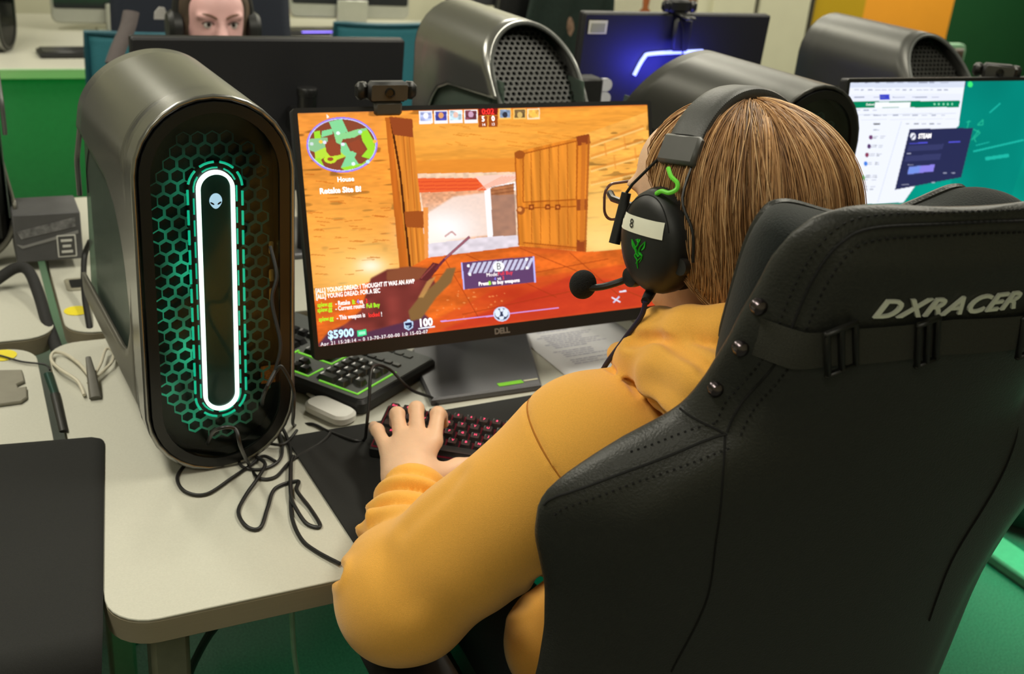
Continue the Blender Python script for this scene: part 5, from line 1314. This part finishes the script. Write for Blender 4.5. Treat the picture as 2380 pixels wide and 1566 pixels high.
c=[g(640,1072),g(612,1060,.004),g(584,1080),g(540,1110),g(480,1148),g(430,1142),g(412,1108),g(440,1070),g(478,1035,.02),at(500,1000,1.30),at(545,996,1.295),at(560,1040,1.31),g(578,1078,.006),g(600,1110),g(640,1108),g(680,1068),g(745,1030),g(768,1005,.006)]
cable('usb_cable','black cable lying in the leftmost loop below the tower',c,.0024)
c=[g(690,1000),g(660,1032,.006),g(610,1032,.006),g(560,1062,.004),g(565,1085),g(610,1090),g(650,1068,.004),g(656,1030,.004),g(645,995,.004)]
cable('usb_cable','black cable curled close under the right side of the tower',c,.0022)
c=[g(596,1062,.006),g(616,1078,.006),g(600,1110,.006),g(572,1150),g(554,1190),g(574,1224),g(605,1226),g(622,1180),g(640,1135),g(692,1118),g(690,1140,.006),g(720,1180),g(744,1222),g(715,1218),g(690,1185,.005),g(676,1150,.006),g(676,1080,.007),g(682,1060,.004)]
cable('usb_cable','black cable making the long double loop across the bare desk',c,.0026)
# ---- left: cable cover, stickers, box, white cords
m_yel_s=M('yellow_sticker',(232,214,40),.6,var=.03)
def dot(u,v,label,r=.021,sx=1.3):
    o=obj('round_sticker',MB().lathe([(r,0),(r,.0006)],24,sx=1.0),m_yel_s,loc=tuple(pz(u,v,.0006))); return tag(o,label,'sticker','yellow desk stickers')
dot(6,826,'round yellow sticker on the desk at the left edge below a thin black wire'); dot(178,722,'round yellow sticker on the desk below the cardboard box'); dot(283,783,'round yellow sticker half hidden behind the lit tower')
gl=MB(); L=[pz(-40,868),pz(52,866),pz(58,892),pz(40,900),pz(43,908),pz(63,905),pz(64,930),pz(50,940),pz(-40,952)]; gl.prism([(p[0],p[1]) for p in L],T+.0004,T+.006,b=.0015); o=obj('cable_cover',gl,M('grey_plastic_cover',(128,124,110),.5)); tag(o,'flat grey plastic cable cover with a notch at the left edge of the desk','cover')
gr=thing('cable_grommet','rectangular cable slot set in the rear desk under the box','grommet',tuple(pz(180,662)))
obj('grommet_frame',MB().prism(rrect(.042,.06,.008,4),0,.003,b=.001),M('grommet_grey',(150,146,128),.5),gr); obj('grommet_opening',MB().prism(rrect(.026,.042,.004,3),.003,.0034),m_dark,gr)
bxo=thing('cardboard_box','dark grey printed cardboard box leaning behind the desk gap at left','box',tuple(py(118,606,1.10)))
b0=py(45,612,1.10); b1=py(200,600,1.10); t0=py(48,482,1.10); bw=np.linalg.norm(b1-b0); bh=(t0[2]-b0[2])*.86
ba=R(2)
obj('carton',MB().box((0,.055,bh/2),(bw,.11,bh),b=.002),M('dark_grey_card',(74,74,76),.6,var=.08,scale=30),bxo)
pr=MB(); 
pr.prism([(-bw*.48,bh*.40),(-bw*.40,bh*.30),(bw*.45,bh*.55),(bw*.45,bh*.62),(-bw*.38,bh*.36)],0,.0006,X=XZ,o=(0,-.0004,0)); pr.prism([(-bw*.46,bh*.66),(bw*.42,bh*.90),(bw*.42,bh*.70),(-bw*.40,bh*.50)],0,.0006,X=XZ,o=(0,-.0004,0),mi=1)
obj('box_print',pr,[M('box_line_print',(128,128,128),.6),M('box_picture_print',(104,104,106),.6,var=.5,scale=90)],bxo)
lb=MB(); lb.prism(rrect(.034,.044,.002,2,bw*.26,bh*.30),0,.0006,X=XZ,o=(0,-.0008,0)); lb.prism(rrect(.029,.039,.001,2,bw*.26,bh*.30),0,.0006,X=XZ,o=(0,-.0013,0),mi=1)
for k in range(3): lb.box((bw*.26,-.002,bh*.30+.011-.011*k),(.020-.005*(k%2),.0006,.005),b=.0002)
obj('box_label',lb,[M('box_label_white',(200,200,196),.6),M('box_label_grey',(66,66,66),.6)],bxo)
# black sleeve of cables arching into the gap between desks
sv=[py(-60,690,1.0),py(0,645,1.02),py(40,622,1.02),py(68,632,1.0),py(92,690,.93),py(108,745,.86),py(128,800,.80),pz(140,838,-.03),pz(142,870,-.12)]
o=obj('cable_sleeve',MB().tube(spline(sv,8),[.0085]*(8*8-7) if False else .010,12),M('braided_black_sleeve',(30,30,30),.8,var=.3,scale=500,bump=.4,bscale=700)); tag(o,'thick black braided cable sleeve arching into the gap between the desks','cable')
cable('power_cable','black power cable dropping between the rear desks under the box',[py(210,560,1.0),py(196,600,1.0),py(196,680,.92),pz(208,760,.0),pz(212,800,-.04)],.0055)
cable('thin_wire','thin black wire crossing the desk corner at the left edge',[g(-30,822),g(0,826,.004),g(50,840,.004),g(104,847,.004),g(116,860,.004)],.0016)
mw=M('ivory_cable',(206,200,180),.5)
w1=[g(196,918,.006),g(180,885,.012),g(140,858,.012),g(120,838,.01),g(124,820,.008),g(150,822,.006),g(185,846,.008),g(212,880,.01),g(228,905,.008)]
cable('ivory_cable','ivory cable in a flat loop spilling from the desk gap beside the tower',w1,.0027,mw)
w2=[g(205,890,.01),g(232,850,.014),g(246,812,.014),g(262,815,.014),g(262,838,.012),g(240,862,.010),g(215,885,.01),g(208,905,.004)]
cable('ivory_cable','second ivory cable curling up against the tower side',w2,.0024,mw)
cs=thing('steel_clamp','small dark steel clamp at the desk gap under the ivory cables','clamp',tuple(pz(140,940,.0)))
for (u,v,u2,v2) in((112,868,128,915),(128,915,148,1002)):
    a,b=pz(u,v,.004),pz(u2,v2,.004); obj('clamp_bar',MB().tube([a,b],[.007,.006],8,flat=.4),M('teal_tinted_steel',(40,74,66),.3,metal=.7) if v<900 else m_buck,cs,world=True)
st=MB(); a,b=pz(205,830,.03),pz(222,925,.004); st.tube([a,(a+b)/2+np.array([0,0,.004]),b],[.004,.007,.009],8,flat=.5); o=obj('cable_stopper',st,M('grey_stopper',(92,90,82),.5)); tag(o,'upright grey cable holder beside the ivory cable loops','holder')
# ---- computer mouse under the hidden right hand
ms=MB().ball((0,0,.0),(.032,.058,.036),None,12); ms.v=[(x,y,max(z,0)) for x,y,z in ms.v]
mo=obj('computer_mouse',ms,m_kb,loc=(.885,.275,T+.003)); tag(mo,'black computer mouse under the right hand in front of the monitor','mouse')
# ---- webcams
def webcam(name,label,loc,rz,tilt=0):
    t=thing(name,label,'webcam',loc,rz,'clip on webcams')
    b=MB().box((0,0,.016),(.062,.022,.030),RX(tilt),b=.006); obj('camera_body',b,m_black,t)
    for s in(-1,1): obj('body_wing',MB().box((s*.037,.006,.016),(.022,.018,.026),RZ(-s*.5),b=.006),m_buck,t)
    obj('front_face',MB().prism(rrect(.056,.023,.003,3),.011,.0125,X=XZ,o=(0,0,.016)),M('face_grey',(58,58,54),.35),t)
    l=obj('camera_lens',MB().lathe([(.0075,.012),(.0075,.0145),(.0055,.015),(.005,.0135)],18,X=XZ,o=(0,0,.016)),m_gloss,t)
    obj('clip_foot',MB().box((0,-.004,-.008),(.044,.014,.022),b=.004),M('clip_grey',(70,70,66),.5),t); obj('clip_arm',MB().box((0,.03,-.002),(.03,.06,.007),RX(-.1),b=.003),m_buck,t)
    return t
wt=py(893,240,.522); webcam('webcam','black webcam clipped on top of the orange game screen',(wt[0],.512,wt[2]+.004),.0)
wt=py(2310,188,.515); webcam('webcam','black webcam clipped on the right hand browser screen',(wt[0],.512,wt[2]+.003),-.5)
wt=py(1588,30,1.155); 
wc=webcam('webcam','black webcam with hanging cable on top of the blue lit monitor',(wt[0]-.01,1.165,wt[2]-.002),PI)
pl=MB().box((0,0,0),(.05,.012,.075),b=.01); o=obj('webcam_mount',pl,m_black,wc); o.location=(0,.03,-.045)
obj('webcam_cable',MB().tube(spline([(.012,.035,-.01),(.004,.042,-.04),(-.004,.04,-.1),(-.006,.04,-.16)],6),.0018,6),m_cable,wc)
# ---- under the desk
cable('power_cable','black power cable curving down to the carpet under the front desk',[np.array([.19,.13,T-.1]),np.array([.14,.2,T-.2]),np.array([.12,.35,T-.45]),np.array([.16,.5,.02]),np.array([.3,.6,.01])],.006)
cable('network_cable','thin green lit cable drooping to the floor below the desk edge',[np.array([.235,.14,T-.1]),np.array([.26,.2,T-.3]),np.array([.34,.33,.12]),np.array([.45,.4,.02]),np.array([.62,.5,.01]),np.array([.8,.5,.01])],.004,M('pale_cable',(150,190,160),.5))
e0,e1=pz(2323,1258,-.70),pz(2380,1295,-.70)
tr=MB().box((2.15,.1,.015),(.10,.9,.03),b=.006); o=obj('floor_cable_duct',tr,M('pale_duct_plastic',(128,140,130),.5)); tag(o,'pale cable duct on the carpet at the lower right, lit green','duct')
bg=MB().ball((0,0,.09),(.12,.2,.10),None,10); bg.v=[(x,y,max(z,.0)) for x,y,z in bg.v]; o=obj('rucksack',bg,M('dark_bag_cloth',(26,40,36),.9,var=.2,scale=200),loc=(2.35,.62,0)); tag(o,'dark bag lying on the carpet beyond the pale duct','bag')
# ================================================================ background: far row, second player, chairs
m_silver=M('silver_monitor_back',(168,170,160),.35,metal=.4,var=.03,scale=40)
m_teal=M('teal_chair_mesh',(64,140,156),.7,var=.12,scale=400)
m_teald=M('teal_chair_frame',(30,84,98),.5)
m_navy=M('navy_black_cloth',(24,30,44),.85,var=.15,scale=300)
def silver(label,x,y,rz,z0,w=.55,h=.36):
    t=thing('silver_monitor',label,'monitor',(x,y,T),rz)
    obj('back_cover',MB().prism(rrect(w,h,.03,6,0,z0+h/2),-.012,.012,X=XZ,b=.006),m_silver,t)
    obj('display_glass',MB().prism(rrect(w-.02,h-.07,.01,4,0,z0+h/2+.025),-.0135,-.0118,X=XZ),M('dark_display',(34,36,38),.2),t)
    obj('stand_neck',MB().box((0,.03,(z0+.08)/2+.005),(.14,.012,z0+.08),RX(-.12),b=.004),m_silver,t)
    obj('stand_foot',MB().prism(rrect(.2,.17,.015,4),0,.008,b=.002),m_silver,t); return t
silver('silver monitor back at upper left beyond the teal chair',.56,3.86,PI,.03)
silver('pale silver monitor back beyond the teal chair near the middle',1.53,3.82,PI-.05,.075)
t=thing('black_monitor','black monitor low edge at the top beside the beige wall','monitor',(2.42,4.16,T),PI)
obj('back_cover',MB().prism(rrect(.56,.33,.006,3,0,.265),-.012,.012,X=XZ,b=.004),m_back,t); obj('stand_neck',MB().box((0,.03,.1),(.05,.03,.2),b=.006),m_neck,t); obj('stand_foot',MB().prism(rrect(.24,.18,.02,4),0,.012,b=.003),m_neck,t)
def far_keyboard(label,p,rz,glow=None,w=.38):
    t=thing('keyboard',label,'keyboard',p,rz); obj('keyboard_case',MB().prism(rrect(w,.13,.006,3),0,.016,b=.003),m_kb,t)
    for r in range(5): obj('key_row',MB().box((0,-.046+.023*r,.019),(w-.02,.018,.008),b=.003),m_key,t)
    if glow: obj('glow_strip',MB().box((0,-.062,.018),(w*.5,.008,.006),b=.001),glow,t)
    return t
p=pz(150,128,0); far_keyboard('dark keyboard lying on the far desk left of the teal chair',(p[0]+.1,p[1],T),.05)
p=pz(722,76,0); far_keyboard('keyboard glowing violet on the far desk beyond the second player',(p[0],p[1]-.03,T),.1,M('violet_glow',(130,110,255),.5,emit=(140,120,255),es=1.2),.3)
bt=thing('drink_bottle','orange bottle with a bright blue cap standing right of the second player','bottle',(pz(613,78)[0],pz(613,78)[1],T))
obj('bottle_body',MB().lathe([(.026,0),(.028,.01),(.028,.06),(.022,.078),(.02,.085)],18),M('orange_bottle',(232,84,30),.4,var=.15,scale=60),bt); obj('bottle_shoulder',MB().lathe([(.021,.084),(.019,.1)],18),M('teal_label',(90,140,120),.5,var=.4,scale=90),bt); obj('bottle_cap',MB().lathe([(.0215,.098),(.0215,.122),(.019,.125)],18),M('bright_blue_cap',(40,160,240),.4,emit=(30,140,230),es=.25),bt)
# teal mesh chairs
def teal_chair(label,x,y,rz,w,ztop):
    t=thing('mesh_chair',label,'chair',(x,y,0),rz,'teal mesh chairs in the aisle')
    def bk(u,v): a=(u-.5)*w; return (a,-.04*(1-(2*u-1)**2)+.22-.07*v,ztop-.55+.55*v)
    o=obj('backrest',MB().grid(bk,16,20),m_teal,t); so=o.modifiers.new('thickness','SOLIDIFY'); so.thickness=.012
    P=[bk(0,k/10) for k in range(11)]+[bk(k/10,1) for k in range(1,11)]+[bk(1,1-k/10) for k in range(1,11)]; obj('back_frame',MB().tube(P,.009,8),m_teald,t)
    obj('seat',MB().box((0,-.02,.45),(w,.44,.06),b=.025),m_teal,t)
    for sx in(-1,1):
        for sy in(-.2,.18): obj('leg',MB().tube([(sx*(w/2-.03),sy,.43),(sx*(w/2),sy*1.2,0.0)],.012,8),M('chair_leg_steel',(120,124,120),.35,metal=.8),t)
    return t
a=py(193,66,2.5); teal_chair('teal mesh chair left of the second player',a[0]+.21,2.28,.0,.42,a[2])
a=py(765,46,2.7); b=py(972,50,2.7); teal_chair('teal mesh chair between the dark monitor and the arched tower',(a[0]+b[0])/2,2.48,.0,b[0]-a[0],a[2])
# second player: head over the dark monitor
HC2=np.array([.528,1.925,.338+T]); YW2=PI; ND2=R(-2)
def q2(p): return head_local(p,HC2,ND2,YW2)
HM2=RZ(YW2)@RX(-ND2)
def K(x,y,z): return np.array([HC2[0]+x,HC2[1]+y,z+T])
def body2(p):
    d=head_sdf(q2(p)); d=smin(d,rcone(p,HC2+np.array([0,.02,-.08]),HC2+np.array([0,.05,-.24]),.052,.06),.03)
    d=smin(d,rcone(p,HC2+np.array([0,.07,-.36]),HC2+np.array([0,.12,-.66]),.11,.11),.08)
    for s in(-1,1):
        e=HC2+np.array([s*.23,-.08,-.46]); h=np.array([HC2[0]+s*.12,1.48,T+.05]); d=smin(d,rcone(p,HC2+np.array([s*.15,.06,-.28]),e,.05,.042),.04); d=smin(d,rcone(p,e,h,.04,.026),.02); d=smin(d,elli(p,h+np.array([0,-.07,-.005]),(.038,.075,.018)),.02)
    return d
V,Fc=sdf_mesh(body2,HC2+np.array([-.36,-.6,-.85]),HC2+np.array([.36,.36,.16]),.006)
P2=obj('person',(V,Fc),M('fair_skin',(226,178,176),.5,var=.04,scale=30),angle=0); tag(P2,'person with headphones peering over the dark monitor, only forehead and eyes showing','person')
P2['group']='people at the computers'; P1['group']='people at the computers'
for s in(-1,1):
    e=obj('eye',MB().ball(HM2@np.array([s*.031,.0795,.004])+HC2,.0118,None,12),m_white,P2)
    obj('iris',MB().ball(HM2@np.array([s*.031,.0905,.0045])+HC2,(.0056,.0018,.0056),HM2,8),m_iris,e)
    obj('eyebrow',MB().tube(spline([HM2@np.array([s*a,b,c])+HC2 for a,b,c in((.012,.099,.020),(.026,.098,.0275),(.042,.089,.0295),(.054,.076,.024))],5),[.0022]+[.0032]*12+[.0022,.0016,.001],6,flat=.8),M('dark_blond_brow',(120,88,72),.8),P2)
    obj('upper_lid',MB().tube(spline([HM2@np.array([s*a,b,c])+HC2 for a,b,c in((.017,.0885,.005),(.025,.0925,.0105),(.035,.0915,.0115),(.046,.082,.006))],5),.0014,6),M('lash_line',(70,48,46),.8),P2)
def jacket(p):
    d=rcone(p,HC2+np.array([0,.06,-.33]),HC2+np.array([0,.12,-.62]),.15,.16)
    d=smin(d,rcone(p,HC2+np.array([-.14,.06,-.28]),HC2+np.array([.14,.06,-.28]),.08,.08),.05)
    for s in(-1,1):
        e=HC2+np.array([s*.23,-.08,-.46]); h=np.array([HC2[0]+s*.12,1.48,T+.05]); d=smin(d,rcone(p,HC2+np.array([s*.15,.06,-.28]),e,.075,.06),.04); d=smin(d,rcone(p,e,h+(e-h)*.15,.058,.042),.02)
    return smax(d,-rcone(p,HC2+np.array([0,.0,0]),HC2+np.array([0,.05,-.24]),.066,.066),.01)
V,Fc=sdf_mesh(jacket,HC2+np.array([-.38,-.5,-.82]),HC2+np.array([.38,.36,-.1]),.009); obj('jacket',(V,Fc),m_navy,P2,angle=0)
def hair2(q):
    d=smax(elli(q,(0,-.022,.036),(.089,.112,.098)),q[:,1]-(.042+np.clip(q[:,2]-.05,0,.1)*.55),.012)
    for s in(-1,1): d=smin(d,rcone(q,(s*.078,.0,.05),(s*.083,.01,-.09),.016,.013),.02)
    return d
V,Fc=sdf_mesh(hair2,(-.12,-.16,-.12),(.12,.14,.15),.005); h2_=obj('hair',(V@HM2.T+HC2,Fc),m_hair,P2,angle=0); paint(h2_.data,np.array([[92,78,66]])*(.8+.4*streak(V))[:,None],'tint')
hp=thing('headphones','dark headphones on the second player beyond the dark monitor','headphones',tuple(HC2))
g2=lambda x,y,z: HM2@np.array([x,y,z])
obj('headband',MB().tube([g2(-.094*math.cos(a),.0,.02+.118*math.sin(a)) for a in np.linspace(0,PI,24)],.011,10,flat=1.6,upv=g2(0,1,0)),m_hs,hp)
for s in(-1,1): obj('ear_cup',MB().lathe([(.034,-.014),(.044,-.008),(.045,.012),(.036,.024),(.012,.027)],24,X=np.stack([g2(0,s,0),g2(0,0,1),g2(s,0,0)],1),o=g2(s*.093,-.004,-.015)),m_hs,hp)
# their chair
c2=thing('gaming_chair','navy gaming chair behind the second player with a small white emblem','chair',(.60,2.3,0),PI-.08)
def nb(u,v):
    w=(.25+.02*math.sin(v*3))*(1 if v<.75 else 1-.35*((v-.75)/.25)**2); a=2*u-1; return (a*w,-.12-.05*(1-a*a)*-1-.14*v,.45+.86*v)
o=obj('backrest',MB().grid(nb,18,24),m_navy,c2); so=o.modifiers.new('thickness','SOLIDIFY'); so.thickness=.07; so.offset=1
obj('seat',MB().box((0,.12,.42),(.5,.5,.12),b=.04),m_navy,c2); obj('gas_lift',MB().lathe([(.03,.06),(.03,.36)],14,o=(0,.1,0)),m_buck,c2)
for k in range(5): a=2*PI*k/5; obj('base_leg',MB().tube([(0,.1,.1),(.3*math.cos(a),.1+.3*math.sin(a),.04)],[.03,.02],8),m_buck,c2)
ep=py(376,34,2.06); eb=MB(); eb.prism([(-.02,-.012),(.02,-.012),(.022,0),(.012,.006),(.008,.018),(-.006,.02),(-.018,.006)],-.002,.002,X=XZ,o=ep); obj('chair_emblem',eb,M('white_emblem',(225,225,225),.6),c2,world=False).matrix_parent_inverse=Matrix.Translation((0,0,0))
c2.children[-1].parent=None if False else c2
em=[k for k in c2.children if k.name.startswith('chair_emblem')][0]; em.matrix_parent_inverse=(Matrix.Translation(c2.location)@Matrix.Rotation(PI-.08,4,'Z')).inverted()
sg=MB().tube(spline([py(305,28,2.0),py(296,66,1.98),py(276,110,1.96),py(262,150,1.94)],5),[.022]*16,10,flat=.5); o=obj('side_bolster',sg,M('grey_bolster',(92,84,84),.8),c2); o.matrix_parent_inverse=em.matrix_parent_inverse
# dark chair with a coat, bundle, cabinet with boxes
co=thing('office_chair','black office chair draped with a dark green coat behind the arched tower','chair',(1.86,2.62,0),.1)
def cb(u,v): a=2*u-1; return (a*(.21-.03*v),.05*a*a-.08*v,.5+.75*v)
o=obj('backrest',MB().grid(cb,14,18),m_black,co); so=o.modifiers.new('thickness','SOLIDIFY'); so.thickness=.05
def cc_(u,v): a=2*u-1; return (.03+a*(.17+.05*v),-.085+.04*math.sin(9*a+4*v)*.3-.07*(1-v),1.25-.62*v)
o=obj('draped_coat',MB().grid(cc_,24,20),M('dark_green_coat',(36,50,44),.9,var=.2,scale=120),co); so=o.modifiers.new('thickness','SOLIDIFY'); so.thickness=.02
obj('seat',MB().box((0,-.22,.45),(.46,.44,.09),b=.04),m_black,co); obj('gas_lift',MB().lathe([(.03,.06),(.03,.41)],12,o=(0,-.2,0)),m_buck,co)
for k in range(5): a=2*PI*k/5; obj('base_leg',MB().tube([(0,-.2,.1),(.28*math.cos(a),-.2+.28*math.sin(a),.03)],[.03,.02],8),m_buck,co)
cab=thing('storage_cabinet','pale low cabinet behind the blue lit monitor','cabinet',(2.46,2.9,0)); 
obj('carcass',MB().box((0,0,(T+.23)/2),(.62,.32,T+.23),b=.004),m_white,cab)
for s in(-1,1): d_=obj('door',MB().box((s*.154,-.166,(T+.23)/2),(.30,.014,T+.19),b=.003),m_white,cab); obj('handle',MB().tube([(s*.03,-.18,T*.6),(s*.03,-.18,T*.6+.12)],.005,8),m_metal,d_)
zc_=T+.232
wb_x=thing('white_box','white carton with a brown print on the cabinet behind the blue monitor','box',(2.36,2.84,zc_),.06)
obj('carton',MB().box((0,0,.06),(.24,.17,.12),b=.003),M('white_card',(228,222,196),.6,var=.02),wb_x); 
pr=MB(); pr.prism([(-.02,.005),(.02,.005),(.026,.05),(.014,.06),(.02,.10),(-.016,.10),(-.012,.06),(-.026,.05)],0,.0008,X=XZ,o=(.03,-.0856,.0)); obj('box_print',pr,M('brown_print',(176,98,52),.6,var=.3,scale=80),wb_x)
o=obj('brown_board',MB().box((2.64,2.93,zc_+.17),(.24,.03,.34),b=.004),M('brown_board_wood',(104,66,22),.6,var=.15,scale=20,stretch=(1,1,8))); tag(o,'brown wooden board standing on the cabinet beside the white carton','board')
bu=MB(); bp_=py(1310,60,2.55); 
bu.tube(spline([bp_+np.array([-.05,0,.06]),bp_+np.array([.0,-.02,.02]),bp_+np.array([.03,0,-.10]),bp_+np.array([.05,.0,-.24])],6),[.03,.045,.055,.055,.05,.05,.05,.05,.05,.05,.05,.05,.048,.046,.044,.042,.04,.036,.03],14,flat=.7)
hk=thing('scarf_stand','slim stand with a beige and pink scarf left of the blue lit monitor','stand',(bp_[0]+.03,bp_[1]+.02,0))
obj('pole',MB().tube([(0,.05,0),(0,.05,T+.3)],.012,10),m_neck,hk); obj('foot_plate',MB().lathe([(.14,0),(.14,.015),(.02,.02)],24,o=(0,.05,0)),m_neck,hk)
obj('hanging_scarf',bu,M('beige_pink_scarf',(176,140,118),.9,var=.45,scale=26,bump=.6,bscale=60),hk,world=True)
# black box with white tabs between tower and blue monitor
tb=thing('tab_box','black upright box with three white rounded tabs left of the blue lit monitor','box',(1.105,1.0,T))
obj('box_body',MB().box((0,0,.19),(.07,.05,.38),b=.005),m_black,tb)
for k in range(3): obj('white_tab',MB().prism([(.0,-.0135),(.010,-.0135)]+[(.010+.0135*math.cos(R(-90+18*i)),.0135*math.sin(R(-90+18*i))) for i in range(11)]+[(0,.0135)],-.004,.004,X=XZ,o=(.034,-.02,.366-.0285*k)),M('pale_tab',(205,205,214),.5),tb)
# beyond the right hand tower
mt=thing('mint_screen','pale mint divider panel behind the tower under the orange wall','divider',(3.32,2.22,0))
obj('panel',MB().prism(rrect(.58,T+.255,.03,5,0,(T+.255)/2),-.012,.012,X=XZ,b=.004),M('mint_panel',(150,196,160),.6),mt)
for s in(-1,1): obj('panel_foot',MB().box((s*.25,0,.01),(.04,.3,.02),b=.004),m_buck,mt)
bc=thing('brown_chair','dark brown rounded chair back in front of the mint divider','chair',(3.2,1.72,0),.1)
def bb2(u,v): a=2*u-1; return (a*.13*(1-.5*max(0,v-.6)**2*4),.2+.05*a*a-.05*v,.45+(T+.285-.45)*v)
o=obj('backrest',MB().grid(bb2,14,14),M('dark_brown_leather',(58,44,30),.5,var=.1),bc); so=o.modifiers.new('thickness','SOLIDIFY'); so.thickness=.05
obj('seat',MB().box((0,-.02,.43),(.42,.42,.08),b=.03),M('dark_brown_seat',(54,42,30),.5),bc)
for sx in(-1,1):
    for sy in(-1,1): obj('leg',MB().tube([(sx*.17,sy*.16-.02,.40),(sx*.19,sy*.19-.02,0)],.014,8),m_buck,bc)
